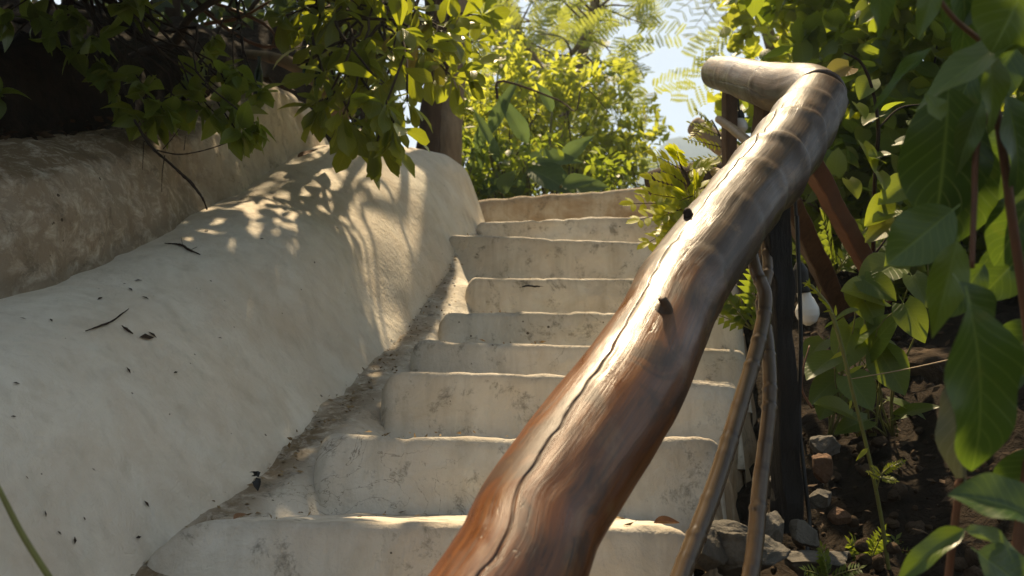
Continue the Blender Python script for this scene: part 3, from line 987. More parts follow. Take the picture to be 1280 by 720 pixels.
def beam(name, a, b, wx, wy, m, parent, twist=0.0, n=30, rough=0.003, bev=0.12):
    """a hewn square timber with eased edges and slightly uneven faces"""
    a, b = np.asarray(a), np.asarray(b)
    c = resample([a, b], n)
    T = nrmz(b - a)
    ref = np.array([0, 1.0, 0]) if abs(T[1]) < 0.9 else np.array([1.0, 0, 0])
    s = nrmz(np.cross(T, ref)); q = np.cross(T, s)
    s, q = s * math.cos(twist) + q * math.sin(twist), q * math.cos(twist) - s * math.sin(twist)
    e = 1 - bev
    sec = []
    for (x, y) in [(-1, -e), (-e, -1), (-.3, -1), (.3, -1), (e, -1), (1, -e), (1, -.3), (1, .3), (1, e), (e, 1), (.3, 1), (-.3, 1), (-e, 1), (-1, e), (-1, .3), (-1, -.3)]:
        sec.append((x, y))
    sec = np.array(sec)
    V = c[:, None] + sec[None, :, :1] * s * wx / 2 + sec[None, :, 1:] * q * wy / 2
    V = V + (s * vnoise(V * 26, 3)[..., None] + q * vnoise(V * 26 + 9, 4)[..., None]) * rough
    nv = len(sec)
    f = grid_faces(n, nv, True).tolist()
    f += [list(range(nv))[::-1], list(range((n - 1) * nv, n * nv))]
    return obj(name, V.reshape(-1, 3), f, m, parent, smooth=False)


pp = beam('post', P(985, 662, 1.80), P(966, 236, 1.80), 0.042, 0.05, M['post'], rail, 0.25, 60, 0.006)
pp['label'] = 'blackened weathered front post'
beam('post', P(911, 300, 3.02), P(912, 96, 2.95), 0.034, 0.045, M['brown_post'], rail, 0.1, 30, 0.003)
beam('post', P(960, 330, 2.6), P(957, 112, 2.48), 0.05, 0.045, M['brown_post'], rail, 0.3, 30, 0.003)
beam('brace', P(1003, 185, 2.12), P(1106, 372, 2.5), 0.036, 0.045, M['brace'], rail, 0.2, 30, 0.003)
beam('brace', P(985, 248, 2.3), P(1052, 392, 2.6), 0.045, 0.05, M['brown_post'], rail, 0.3, 30, 0.003)

# peeled thin rails further up
mb = MB(); mb.tube([P(898, 149, 2.9), P(918, 163, 2.75), P(945, 186, 2.5), P(985, 225, 2.2)], [0.011, 0.013, 0.013, 0.012], 10, 24, wob=0.12)
o = mb.build('branch_rail', M['peeled'], rail)
mb = MB(); mb.tube([P(893, 215, 2.75), P(915, 224, 2.6), P(960, 246, 2.35)], [0.013, 0.014, 0.014], 10, 24, wob=0.15)
mb.build('branch_rail', M['peeled'], rail)
# old dark log lying beyond the kerb and a sawn stub
mb = MB(); mb.tube([P(812, 232, 3.75), P(845, 224, 3.7), P(905, 222, 3.6), P(990, 235, 3.5)], [0.05, 0.058, 0.06, 0.06], 14, 40, wob=0.2)
tag(mb.build('fallen_log', M['bark_dark']), 'dark weathered log lying behind the pinnate sapling at the stair top', 'log')
mb = MB(); mb.tube([P(868, 157, 4.2), P(905, 184, 4.1), P(985, 250, 3.9)], [0.04, 0.042, 0.048], 14, 30, wob=0.1)
tag(mb.build('sawn_log', M['bark']), 'round sawn log stub poking out beside the thin upper post', 'log')


# bamboo poles
def bamboo(pts, rad, label, nodes, seed):
    c = resample(np.array([P(*q) for q in pts]), 160)
    L = np.concatenate([[0], np.cumsum(np.linalg.norm(np.diff(c, axis=0), axis=1))])
    r = np.interp(np.linspace(0, 1, 160), np.linspace(0, 1, len(rad)), rad)
    nd = np.zeros(160)
    for k in np.linspace(0.03, 0.97, nodes) + rng.uniform(-.018, .018, nodes):
        q = (L - k * L[-1])
        r = r * (1 + 0.13 * np.exp(-(q / 0.003) ** 2) - 0.03 * np.exp(-((q - 0.007) / 0.003) ** 2))
        nd = np.maximum(nd, 0.95 * np.exp(-((q - 0.006) / 0.0035) ** 2))
    seg = 16
    T, a, b = frames(c)
    th = np.linspace(0, 2 * np.pi, seg, endpoint=False)
    V = c[:, None] + (np.cos(th)[None, :, None] * a[:, None] + np.sin(th)[None, :, None] * b[:, None]) * r[:, None, None]
    V = V.reshape(-1, 3)
    f = grid_faces(160, seg, True).tolist() + [list(range(seg))[::-1], list(range(159 * seg, 160 * seg))]
    uv = np.stack([np.repeat(L[:, None], seg, 1), np.repeat((th * 0.012)[None], 160, 0) + seed], -1).reshape(-1, 2)
    o = obj('bamboo_pole', V, f, M['bamboo'], uv=uv, attrs=dict(node=np.repeat(nd, seg)))
    return tag(o, label, 'bamboo pole', 'bamboo poles under the handrail')


bamboo([(816, 815, 1.30), (851, 720, 1.38), (893, 610, 1.48), (927, 500, 1.58), (949, 425, 1.64), (957, 372, 1.68), (945, 338, 1.70), (938, 305, 1.74)], [0.0145, 0.0145, 0.013, 0.0118, 0.010],
       'long gently curved bamboo pole crossing the lower steps under the log', 13, 0)
bamboo([(905, 820, 1.40), (938, 720, 1.47), (950, 610, 1.56), (962, 505, 1.63), (960, 430, 1.69), (952, 380, 1.73), (960, 340, 1.76), (957, 300, 1.8)], [0.0132, 0.0132, 0.0118, 0.0102, 0.009],
       'wavy bamboo pole beside the black post', 14, 3)

# black cable with a bulb
lamp = thing('hanging_bulb', 'white globe bulb hanging on black cable beside the black post', 'light bulb', tuple(P(1002, 300, 1.95)))
mb = MB(); mb.tube([P(992, 225, 1.93), P(995, 270, 1.93), P(999, 335, 1.93)], 0.0035, 6, 20)
mb.build('cable', M['rubber'], lamp)
mb = MB(); mb.tube([P(999, 328, 1.93), P(1000, 338, 1.93), P(1001, 352, 1.93), P(1002, 366, 1.93)], [0.006, 0.015, 0.016, 0.0165], 16, 16)
mb.build('socket', M['rubber'], lamp)
mb = MB(); mb.tube([P(1003, 360, 1.93), P(1006, 372, 1.93), P(1008, 378, 1.93), P(1009, 386, 1.93), P(1009.5, 394, 1.93), P(1010, 402, 1.93), P(1010, 407, 1.93)], [0.0125, 0.0135, 0.017, 0.0225, 0.0225, 0.0165, 0.004], 20, 28)
mb.build('bulb', M['bulb'], lamp)
mb = MB(); mb.tube([P(996, 270, 1.86), P(1001, 420, 1.84), P(999, 520, 1.83), P(1006, 600, 1.8), P(1012, 660, 1.78), P(1003, 720, 1.7)], 0.004, 6, 60)
tag(mb.build('cable', M['rubber']), 'black cable running down beside the charred post to the stones', 'cable')
lamp2 = thing('hanging_bulb', 'small far bulb hanging on thin black cable beside the thin upper post', 'light bulb', tuple(P(926, 150, 3.0)))
mb = MB(); mb.tube([P(921, 112, 3.0), P(923, 130, 3.0), P(924, 142, 3.0)], 0.0035, 6, 12); mb.build('cable', M['rubber'], lamp2)
mb = MB(); mb.tube([P(924, 138, 3.0), P(925, 144, 3.0), P(925, 148, 3.0)], [0.008, 0.014, 0.014], 12, 8); mb.build('socket', M['rubber'], lamp2)
mb = MB(); mb.tube([P(925, 148, 3.0), P(925, 153, 3.0), P(926, 161, 3.0), P(926, 168, 3.0)], [0.012, 0.02, 0.022, 0.006], 14, 14); mb.build('bulb', M['bulb'], lamp2)


# ------------------------------------------------------------------ stones
def rock(px, py, d, wpx, hpx, m, label, seed, flat=1.0):
    import bmesh
    bm = bmesh.new()
    bmesh.ops.create_icosphere(bm, subdivisions=5, radius=1)
    v = np.array([q.co[:] for q in bm.verts])
    f = np.array([[q.index for q in x.verts] for x in bm.faces])
    bm.free()
    r_ = np.random.default_rng(seed)
    for k in range(17):                                 # chop flat facets
        n = nrmz(r_.normal(size=3)); o_ = r_.uniform(0.45, 0.82)
        dd = v @ n - o_
        v = v - np.clip(dd, 0, None)[:, None] * n
    v = v * (1 + 0.10 * fbm(v * 2.0 + seed, seed, 4) + 0.06 * np.abs(fbm(v * 5.0 + seed, seed + 3, 4)))[:, None]
    sx, sz = wpx * d / F / 2 * 1.2, hpx * d / F / 2 * 1.2
    v = v * np.array([sx, max(sx, sz) * 0.8, sz])
    c = P(px, py, d)
    o = obj('stone', v + c, f, m)
    return tag(o, label, 'stone', 'rubble stones beside the stairs')


rock(926, 694, 1.58, 95, 62, M['rock'], 'broad fractured grey stone at the right end of the lowest step', 1)
rock(884, 694, 1.56, 60, 56, M['rock'], 'cracked grey stone butting against the lowest riser', 21)
rock(905, 664, 1.64, 56, 26, M['rock'], 'flat grey stone topping the broken end of the lowest step', 22)
rock(969, 664, 1.70, 34, 52, M['rock'], 'upright angular grey stone left of the black post foot', 2)
rock(1005, 668, 1.72, 32, 40, M['rock'], 'pointed grey stone right of the black post foot', 3)
rock(1030, 556, 1.95, 44, 36, M['rock'], 'rounded grey stone above the reddish stone', 4)
rock(1028, 588, 1.88, 38, 40, M['rock_brown'], 'reddish brown stone right of the black post', 5)
rock(1026, 622, 1.82, 32, 26, M['rock'], 'small grey stone just below the reddish stone', 6)
rock(1046, 646, 1.80, 30, 26, M['rock_brown'], 'small brown stone lying low in the dark soil', 7)
rock(1020, 706, 1.66, 90, 46, M['rock'], 'wide half buried grey stone at the bottom edge under the post', 8)
rock(1162, 478, 2.5, 110, 84, M['clod'], 'large crumbly brown soil clod behind the hanging leaves', 9)
rock(1076, 520, 2.3, 60, 36, M['clod'], 'small dark earth clod left of the large clod', 12)
rock(1125, 640, 1.9, 52, 30, M['clod'], 'dark earth lump in the lower right soil', 13)
rock(957, 606, 1.86, 26, 38, M['rock'], 'narrow grey stone wedged between bamboo and black post', 14)

# ------------------------------------------------------------------ litter
def litter(name, pts, nrm, size, m, label, tintless=True):
    l = Leaves('ovate', 2, 2, 0)
    n = len(pts)
    l.add(pts, nrmz(rng.normal(size=(n, 3)) * np.array([1, 1, .25])), nrmz(rng.normal(size=(n, 3)) * .45 + np.array(nrm)), rng.uniform(*size, n), rng.uniform(.3, .7, n), rng.uniform(-.3, .4, n), rng.uniform(-.4, .6, n), rng.uniform(0, 1, n))
    o = l.build(name, m)
    return tag(o, label, None, None, 'stuff')


n = 2600
px_, py_ = rng.uniform(0.35, 2.0, n), rng.uniform(1.2, 4.0, n)
ok = px_ > np.interp(py_, YS, XR) + 0.06
px_, py_ = px_[ok], py_[ok]
pz_ = ground_z(px_, py_)
litter('leaf_litter', np.stack([px_, py_, pz_ + 0.05 + rng.uniform(-.02, .04, len(px_))], 1), (0, 0, 1), (0.008, 0.028), M['litter'], 'dead brown leaf litter on the dark soil right of the stairs')
n = 1500
px_, py_ = rng.uniform(0.35, 1.9, n), rng.uniform(1.2, 3.6, n)
ok = px_ > np.interp(py_, YS, XR) + 0.05
px_, py_ = px_[ok], py_[ok]
n = len(px_)
import bmesh
bm = bmesh.new(); bmesh.ops.create_icosphere(bm, subdivisions=2, radius=1)
ov = np.array([q.co[:] for q in bm.verts]); of = np.array([[q.index for q in x.verts] for x in bm.faces]); bm.free()
sc_ = 0.004 + 0.018 * rng.uniform(0, 1, n) ** 3
VV = ov[None] * sc_[:, None, None] * rng.uniform(.6, 1.2, (n, 1, 3))
VV = VV * (1 + .35 * vnoise(ov[None] * 1.3 + rng.uniform(0, 99, (n, 1, 3)), 4)[..., None]) + np.stack([px_, py_, ground_z(px_, py_) + .03 + rng.uniform(-.03, .03, n)], 1)[:, None]
FF = (of[None] + (np.arange(n) * len(ov))[:, None, None]).reshape(-1, 3)
tag(obj('soil_clods', VV.reshape(-1, 3), FF, M['clod']), 'crumbs and clods of dry earth strewn over the soil right of the stairs', None, None, 'stuff')
n = 750
py_ = rng.uniform(1.2, 4.1, n)
uu = np.clip(rng.normal(0.36, 0.12, n), 0.15, 0.6)
xa, xb_ = np.interp(py_, ygs, xl_), np.interp(py_, ygs, xr_)
px_ = xa + (xb_ - xa) * uu
pz_ = np.interp(py_, ygs, zz) + 0.03 * np.clip(1 - uu / .4, 0, 1) ** 2 + 0.006
litter('gutter_debris', np.stack([px_, py_, pz_], 1), (0.2, -.3, 1), (0.005, 0.016), M['litter_pale'], 'dry chaff and leaf crumbs lying in the gutter')
tp = []
for k_ in range(len(pre), len(allrows) - 1):
    y_, xl__, xr__, zl__, zr__ = allrows[k_]
    for _ in range(34):
        f_ = rng.uniform(0, 1) ** 1.6
        x_ = xl__ + .02 + (xr__ - xl__ - .06) * f_
        tp.append((x_, rng.uniform(y_ + .03, allrows[k_ + 1][0] - .03), zl__ + (zr__ - zl__) * f_ + .006))
litter('tread_debris', np.array(tp), (0, 0, 1), (0.006, 0.022), M['litter_pale'], 'dry leaf crumbs scattered on the stair treads')
n = 900
yl = rng.uniform(1.2, 3.5, n)
xl2 = np.interp(yl, ry, rx) - rng.uniform(0.02, 0.5, n)
zl2 = np.interp(yl, ry, rz) + rng.uniform(-0.01, 0.035, n)
litter('bank_litter', np.stack([xl2, yl, zl2], 1), (0, 0, 1), (0.015, 0.05), M['litter'], 'dark leaf litter along the top of the brown retaining wall')


# single small things
def bent_leaf(name, px, py, d, px2, py2, d2, width, m, label, cat, curl=0.3, fold=0.6, kind='ovate'):
    l = Leaves(kind, 10, 6, 0.2)
    a, b = P(px, py, d), P(px2, py2, d2)
    ln = np.linalg.norm(b - a)
    l.add(a, b - a, nrmz(np.array([0.1, -.45, 0.9])), ln, width / ln, curl, fold, 0.5)
    return tag(l.build(name, m), label, cat)


bent_leaf('fallen_leaf', 817, 654, 1.60, 850, 657, 1.60, 0.020, M['deadleaf'], 'small curled brown dead leaf on the tread of the lowest step', 'leaf', -0.1, 0.9)
bent_leaf('fallen_leaf', 372, 197, 3.04, 398, 190, 3.12, 0.03, M['deadleaf'], 'tan dead leaf in the seam between the two left walls', 'leaf', -0.1, 0.5)
bent_leaf('fallen_leaf', 292, 649, 1.58, 308, 644, 1.6, 0.016, M['deadleaf'], 'tiny orange brown leaf in the gutter by the lowest step', 'leaf', -0.1, 0.5)


def surf_on_wall(px, py):
    """nearest parapet vertex seen through the pixel"""
    return None


WV = np.array([0.0])


def on_mesh(o, px, py, lift=0.003):
    """where a ray meets an object"""
    o_mat = o.matrix_world
    bpy.context.view_layer.update()
    inv_ = o.matrix_world.inverted()
    a = inv_ @ Vector(CAM)
    dv = inv_.to_3x3() @ Vector(ray(px, py))
    hit, loc, nm, _ = o.ray_cast(a, dv)
    if not hit: return None, None
    return np.array(o.matrix_world @ loc) + np.array(o.matrix_world.to_3x3() @ nm) * lift, np.array(o.matrix_world.to_3x3() @ nm)


pw = [o for o in parapet.children][0]


def wall_twig(pl, r, label, branches=()):
    pts = [on_mesh(pw, a, b, 0.004)[0] for a, b in pl]
    pts = [q for q in pts if q is not None]
    if len(pts) < 2: return
    mb = MB(); mb.tube(pts, r, 5, 24, wob=0.3)
    for br in branches:
        q = [on_mesh(pw, a, b, 0.005)[0] for a, b in br]
        q = [z_ for z_ in q if z_ is not None]
        if len(q) > 1: mb.tube(q, [r[0] * .7, r[-1] * .5], 5, 10)
    tag(mb.build('twig', M['twig']), label, 'twig')


wall_twig([(106, 416), (122, 410), (138, 404), (152, 394), (160, 388)], [0.001, 0.0022, 0.0015, 0.0006], 'thin dry twig lying on the white parapet wall face')
wall_twig([(206, 306), (226, 308), (236, 314), (250, 320)], [0.001, 0.003, 0.003, 0.0012], 'small forked twig high on the parapet wall near its crest', [[(228, 309), (227, 300)], [(238, 315), (246, 311)]])
wall_twig([(151, 409), (158, 414), (165, 419)], [0.0012, 0.003, 0.001], 'stubby dark twig lying beside the thin twig on the wall')
# little dark flecks stuck on the parapet
fl = Leaves('ovate', 2, 2, 0)
for a, b, s_ in [(157, 460, 9), (221, 466, 6), (15, 480, 8), (12, 522, 7), (56, 648, 9), (92, 672, 9), (70, 665, 6), (105, 652, 5), (173, 423, 22), (195, 424, 12), (178, 352, 9), (128, 373, 10),
                 (160, 361, 7), (186, 376, 10), (256, 290, 9), (62, 400, 6), (24, 399, 7), (277, 424, 5), (300, 250, 6), (118, 590, 5), (185, 635, 9), (175, 672, 7), (30, 596, 5), (210, 520, 4), (330, 300, 5), (392, 330, 5)]:
    q, nn = on_mesh(pw, a, b, 0.003)
    if q is None: continue
    fl.add(q, nrmz(np.cross(nn, rng.normal(size=3))), nn, s_ * np.linalg.norm(q - CAM) / F * 1.1, rng.uniform(.3, .6), 0.1, .2, 0.3)
tag(fl.build('wall_flecks', M['twig']), 'small dark crumbs stuck to the white parapet wall', None, None, 'stuff')
# black scrap in the gutter
c = P(322, 596, 1.78)
l = Leaves('ovate', 3, 4, 0)
l.add(np.tile(c, (5, 1)) + rng.normal(size=(5, 3)) * 0.003, rdir(5), rdir(5, 1.0), rng.uniform(.014, .022, 5), .8, .4, .5, .1)
tag(l.build('scrap', M['rubber']), 'crumpled black scrap lying in the gutter', 'scrap')
# glass bottles standing on the retaining wall
for (a, b, h_, lb) in [(308, 122, 46, 'dark green bottle leftmost on the retaining wall behind the leaves'), (322, 118, 50, 'dark green bottle second from left on the retaining wall'),
                       (383, 104, 30, 'small green bottle left of the root on the retaining wall'), (398, 110, 36, 'green bottle near the right end of the retaining wall')]:
    d_ = 3.25
    q = P(a, b, d_)
    s_ = d_ / F
    mb = MB()
    up = np.array([0, 0, 1.0])
    mb.tube([q, q + up * s_ * h_ * .5, q + up * s_ * h_ * .62, q + up * s_ * h_ * .75, q + up * s_ * h_ * .95, q + up * s_ * h_], np.array([5.5, 5.5, 5, 2.4, 2.2, 2.6]) * s_, 16, 24)
    tag(mb.build('glass_bottle', M['glass']), lb, 'bottle', 'green glass bottles on the retaining wall')


# ------------------------------------------------------------------ plants
def branch_path(a, b, n=6, jit=0.1, sag=0.0):
    a, b = np.asarray(a, float), np.asarray(b, float)
    t_ = np.linspace(0, 1, n)[:, None]
    L = np.linalg.norm(b - a)
    p = a + (b - a) * t_
    p[1:-1] += rng.normal(size=(n - 2, 3)) * jit * L
    p[:, 2] += sag * L * np.sin(np.pi * t_[:, 0])
    return p


def rosette(lv, c, out, n, L, droop=0.3, spread=0.9, tint=(0.3, 0.9), W=0.42):
    """leaves spreading from a shoot tip"""
    out = nrmz(out)
    d = nrmz(out[None] * rng.uniform(0.15, 0.9, (n, 1)) + rdir(n) * spread)
    d[:, 2] -= droop * rng.uniform(0.3, 1.3, n)
    d = nrmz(d)
    nm = nrmz(np.array([0, 0, 1.0]) + rng.normal(size=(n, 3)) * 0.45 + d * 0.1)
    lv.add(np.asarray(c) + rng.normal(size=(n, 3)) * 0.006, d, nm, L * rng.uniform(0.6, 1.1, n), W * rng.uniform(.85, 1.15, n), rng.uniform(0.0, 0.45, n), rng.uniform(0.05, 0.35, n), rng.uniform(*tint, n))


# (1) glossy-leaved tree over the wall end
tbase = PY(556, 225, 4.45)
tree = thing('broadleaf_tree', 'glossy leaved tree with grey brown trunk behind the end of the parapet wall', 'tree', tuple(tbase))
mb = MB()
mb.tube([tbase - [0, 0, .45], PY(556, 190, 4.45), PY(560, 130, 4.48), PY(567, 60, 4.5), PY(575, -60, 4.5), PY(590, -260, 4.6)], [0.088, 0.082, 0.074, 0.072, 0.07, 0.06], 20, 60, wob=0.10)
mb.build('trunk', M['bark'], tree)
mb = MB()
mb.tube([PY(528, 225, 4.3) - [0, 0, .3], PY(535, 185, 4.32), PY(541, 120, 4.3), PY(545, 60, 4.2), PY(540, -40, 4.0), PY(500, -200, 3.6)], [0.06, 0.055, 0.045, 0.045, 0.05, .04], 14, 50, wob=0.12)
o = mb.build('trunk', M['bark_dark'], tree)
o['label'] = 'thinner dark stem beside the main trunk'
lv = Leaves('obov', 6, 4, 0.16)
mbt = MB()
hubs = [PY(545, 40, 4.1), PY(520, -60, 3.8), PY(470, -40, 3.6), PY(560, -40, 4.3), PY(430, -40, 3.3)]
for h_ in hubs: mbt.tube(branch_path(PY(562, 100, 4.48), h_, 5, .05, .05), [0.03, 0.02, 0.012], 8, 20)
front = [(398, 28, 3.0), (420, 18, 3.0), (448, 40, 3.0), (470, 22, 3.1), (498, 38, 3.0), (512, 14, 3.2), (540, 22, 3.2), (560, 40, 3.3), (578, 22, 3.4), (420, 62, 2.9), (445, 78, 2.9), (468, 70, 2.95), (490, 62, 2.9),
         (505, 90, 2.9), (478, 104, 2.85), (455, 112, 2.8), (432, 100, 2.85), (412, 118, 2.85), (404, 138, 2.8), (430, 140, 2.8), (462, 148, 2.75), (488, 132, 2.8), (512, 128, 2.9), (498, 158, 2.75),
         (470, 172, 2.72), (440, 160, 2.75), (530, 98, 3.1), (524, 62, 3.1), (548, 76, 3.3), (402, 88, 2.9), (392, 60, 2.95), (570, 70, 3.4), (585, 88, 3.5), (560, 98, 3.4), (592, 52, 3.5), (600, 20, 3.5),
         (380, 12, 3.0), (352, 18, 3.0), (500, -20, 3.0), (440, -20, 3.0), (560, -15, 3.3), (390, -25, 3.0), (600, -30, 3.5)]
for i, (a, b, d) in enumerate(front):
    c = P(a + rng.uniform(-6, 6), b + rng.uniform(-6, 6), d + rng.uniform(-.12, .12))
    hub = hubs[int(np.argmin([np.linalg.norm(c - h) + rng.uniform(0, .2) for h in hubs]))]
    p = branch_path(hub, c, 6, 0.06, 0.06)
    mbt.tube(p, [0.010, 0.006, 0.003], 6, 16)
    rosette(lv, c, nrmz(c - hub) + np.array([0, -.2, 0.1 if b < 120 else -0.55]), rng.integers(7, 11), 0.132, 0.25 if b < 120 else 0.6, tint=(0.25, 0.98) if a > 430 else (0.1, 0.7))  # right-hand shoots get brighter tints, sunlight put into the leaf colour
for i in range(22):
    c = P(rng.uniform(370, 500), rng.uniform(-40, 110), rng.uniform(3.0, 3.5))
    if i % 3 == 0:
        hub = hubs[rng.integers(len(hubs))]
        mbt.tube(branch_path(hub, c, 5, 0.08, 0.05), [0.010, 0.003], 5, 12)
    rosette(lv, c, rng.normal(size=3) + [0, -.1, .4], rng.integers(7, 11), 0.105, 0.25, tint=(0.15, 0.9))
# lower hanging sprays over the parapet
for (a, b, a2, b2, d) in [(478, 170, 462, 225, 2.72), (466, 178, 470, 228, 2.72), (490, 168, 505, 195, 2.74), (448, 172, 440, 200, 2.72), (404, 128, 398, 178, 2.78), (410, 130, 412, 172, 2.78), (400, 130, 388, 168, 2.8)]:
    A, B_ = P(a, b, d), P(a2, b2, d)
    lv.add(A, B_ - A, np.array([rng.normal() * .3, -1, .35]), np.linalg.norm(B_ - A), 0.40, 0.1, 0.2, rng.uniform(.4, .8))
lv.build('crown', L_GLOSSY, tree)
mbt.build('branches', M['bark_dark'], tree)

# (2) overhanging ovate-leaved shrub at upper left
sb = PY(120, 150, 3.1)
shr = thing('overhanging_shrub', 'ovate leaved shrub hanging over the left retaining wall', 'shrub', tuple(sb))
lv = Leaves('ovate', 6, 4, 0.16)
mbt = MB()
hub1, hub2, hub3 = P(215, 55, 3.1), P(90, -30, 2.7), P(300, -20, 3.0)
mbt.tube([sb - [0, 0, .2], P(150, 90, 3.2), hub1, P(240, 20, 3.0), hub3], [0.022, 0.02, 0.016, 0.012, 0.01], 8, 40, wob=.15)
mbt.tube([sb - [0, 0, .2], P(80, 60, 3.0), hub2], [0.022, 0.016, 0.012], 8, 20, wob=.15)
mbt.tube([sb - [0, 0, .2], P(150, 90, 3.2), hub1], [0.022, 0.02, 0.012], 8, 20)
cl = [(40, 20, 2.5), (62, 36, 2.4), (100, 24, 2.45), (118, 52, 2.4), (148, 8, 2.4), (160, -10, 2.4), (128, 78, 2.5), (142, 98, 2.5), (176, 112, 2.5), (190, 132, 2.5), (222, 100, 2.6), (228, 128, 2.55), (246, 92, 2.6),
      (262, 72, 2.65), (276, 92, 2.6), (290, 82, 2.6), (304, 106, 2.6), (286, 118, 2.55), (300, 136, 2.55), (318, 150, 2.5), (300, 164, 2.5), (276, 142, 2.55), (252, 136, 2.55), (214, 148, 2.5), (186, 158, 2.5), (164, 142, 2.5),
      (12, 12, 2.4), (2, 124, 2.3), (20, 60, 2.6), (268, 46, 2.8), (330, 122, 2.6), (312, 166, 2.5), (92, 66, 2.5), (238, 112, 2.55), (296, 96, 2.55), (84, 10, 2.4), (180, 26, 2.7), (150, 124, 2.55)]
for i, (a, b, d) in enumerate(cl):
    c = P(a + rng.uniform(-6, 6), b + rng.uniform(-6, 6), d)
    hub = [hub1, hub2, hub3][int(np.argmin([np.linalg.norm(c - h) for h in (hub1, hub2, hub3)]))]
    mbt.tube(branch_path(hub, c, 6, 0.05, 0.05), [0.005, 0.0035, 0.0018], 5, 16)
    n = rng.integers(6, 10)
    rosette(lv, c, nrmz(c - hub) + np.array([0.1, -.3, -0.35]), n, 0.078, 0.4, 1.0, (0.4, 0.97) if a > 130 else (0.05, 0.6), W=0.62)
for c_, r_, n in [((-1.15, 2.5, 3.05), (.85, .8, .35), 2600), ((-1.08, 1.75, 2.62), (.66, .8, .22), 3400), ((-.88, 2.5, 3.05), (.52, .42, .2), 1700)]:  # unseen leaf canopy above the view, added to shade the left wall
    pos = ell(n, c_, r_)
    lv.add(pos, rdir(n, -.3), nrmz(np.array([0, 0, .9]) + rng.normal(size=(n, 3)) * .4), rng.uniform(.07, .11, n), .62, rng.uniform(0, .4, n), .2, rng.uniform(.1, .9, n))
    for k in range(8): mbt.tube(branch_path(hub3 if c_[1] > 2 else hub2, np.array(c_) + rng.normal(size=3) * np.array(r_) * .5, 6, .06, .05), [.01, .006, .003], 6, 18)
lv.build('crown', L_OVATE, shr)
mbt.build('branches', M['twig'], shr)
# bare dark twig hanging over the wall
mb = MB()
mb.tube([P(168, 150, 2.45), P(188, 182, 2.4), P(212, 204, 2.36), P(238, 228, 2.32), P(252, 246, 2.3), P(259, 262, 2.3)], [0.003, 0.0034, 0.003, 0.004, 0.0028, 0.0018], 6, 40, wob=0.4)
mb.tube([P(196, 188, 2.38), P(225, 193, 2.4), P(262, 186, 2.45), P(300, 172, 2.5)], [0.002, 0.0018, 0.0012], 5, 30, wob=.3)
mb.tube([P(204, 186, 2.38), P(216, 172, 2.4), P(226, 158, 2.4)], [0.0015, 0.0006], 5, 10)
mb.tube([P(180, 176, 2.4), P(179, 195, 2.4), P(178, 212, 2.4)], [0.0014, 0.0006], 5, 10)
mb.tube([P(206, 194, 2.36), P(203, 215, 2.36), P(202, 240, 2.36)], [0.0014, 0.0006], 5, 10)
mb.tube([P(230, 188, 2.4), P(232, 170, 2.4)], [0.0012, 0.0005], 5, 8)
tag(mb.build('bare_twig', M['twig']), 'thin dark leafless twig hanging in front of the retaining wall', 'twig')

# (3) dense dark shrubs on the left bank (three individuals)
for i, (a, b, y, rx_, rz_, lab) in enumerate([(40, 60, 3.5, 1.0, 1.0, 'dense shaded dark shrub at the far upper left of the bank'), (250, 40, 4.3, 0.9, 1.1, 'dense shaded dark shrub behind the glass bottles'),
                                              (405, 100, 5.8, 0.5, 0.7, 'dense dark shrub filling the gap left of the tree trunks')]):
    c = PY(a, b, y)
    zg = float(ground_z(c[0], c[1]))
    t_ = thing('dense_shrub', lab, 'shrub', (c[0], c[1], zg))
    lv = Leaves('ovate', 3, 2, 0.1)
    n = 2600
    pos = ell(n, c + [0, 0.35, 0.55], (rx_ * 1.1, 0.85, rz_ + 0.55), 0.0)
    pos = pos[pos[:, 2] > zg]
    n = len(pos)
    lv.add(pos, rdir(n, -0.3), rdir(n, 0.9), rng.uniform(.06, .11, n), rng.uniform(.5, .7, n), rng.uniform(0, .4, n), .2, rng.uniform(0, .8, n))
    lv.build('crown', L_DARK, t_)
    mb = MB()
    for k in range(7):
        e_ = c + rng.normal(size=3) * np.array([rx_ * .5, .25, rz_ * .45]) + [0, -.35, .2]
        mb.tube(branch_path(np.array([c[0] + rng.normal() * .15, c[1] - .2, zg - .1]), e_, 7, 0.07, 0.0), [rng.uniform(.015, .03), 0.012, 0.006], 7, 26, wob=.15)
    for k in range(16):
        a_ = c + rng.normal(size=3) * np.array([rx_ * .6, .2, rz_ * .4]) + [0, -.5, .1]
        mb.tube(branch_path(a_, a_ + rng.normal(size=3) * .35, 6, 0.1, 0.05), [.007, .004, .002], 5, 20)
    mb.build('branches', M['bark_dark'], t_)
# shaded woody stems and roots on the bank
root = thing('twisted_root', 'pale brown leaning root stem above the retaining wall', 'root', tuple(P(405, 100, 3.5)))
mb = MB()
mb.tube([P(432, 150, 3.55), P(408, 110, 3.5), P(375, 85, 3.5), P(340, 72, 3.55), P(300, 66, 3.7)], [0.04, 0.032, 0.026, 0.02, 0.013], 10, 40, wob=.15)
mb.tube([P(392, 98, 3.5), P(398, 60, 3.5), P(392, 10, 3.55), P(398, -60, 3.6)], [0.022, 0.02, 0.018, .015], 8, 30, wob=.15)
mb.build('stem', M['bark'], root)
mb = MB()
for pl in [[(250, 10), (290, 40), (330, 58), (365, 50), (372, 30)], [(255, 30), (300, 22), (340, 0)], [(270, 4), (330, 30), (350, 56)], [(345, 60), (350, 30), (338, 62)]]:
    mb.tube([P(a, b, 3.3) for a, b in pl], [0.006, 0.006, 0.003], 6, 30, wob=.2)
mb.build('vine_stem', M['twig_red'], root)
mb = MB()
mb.tube([P(218, 80, 3.9), P(214, 30, 3.9), P(222, -40, 3.9)], [0.03, 0.03, 0.028], 9, 20, wob=.2)
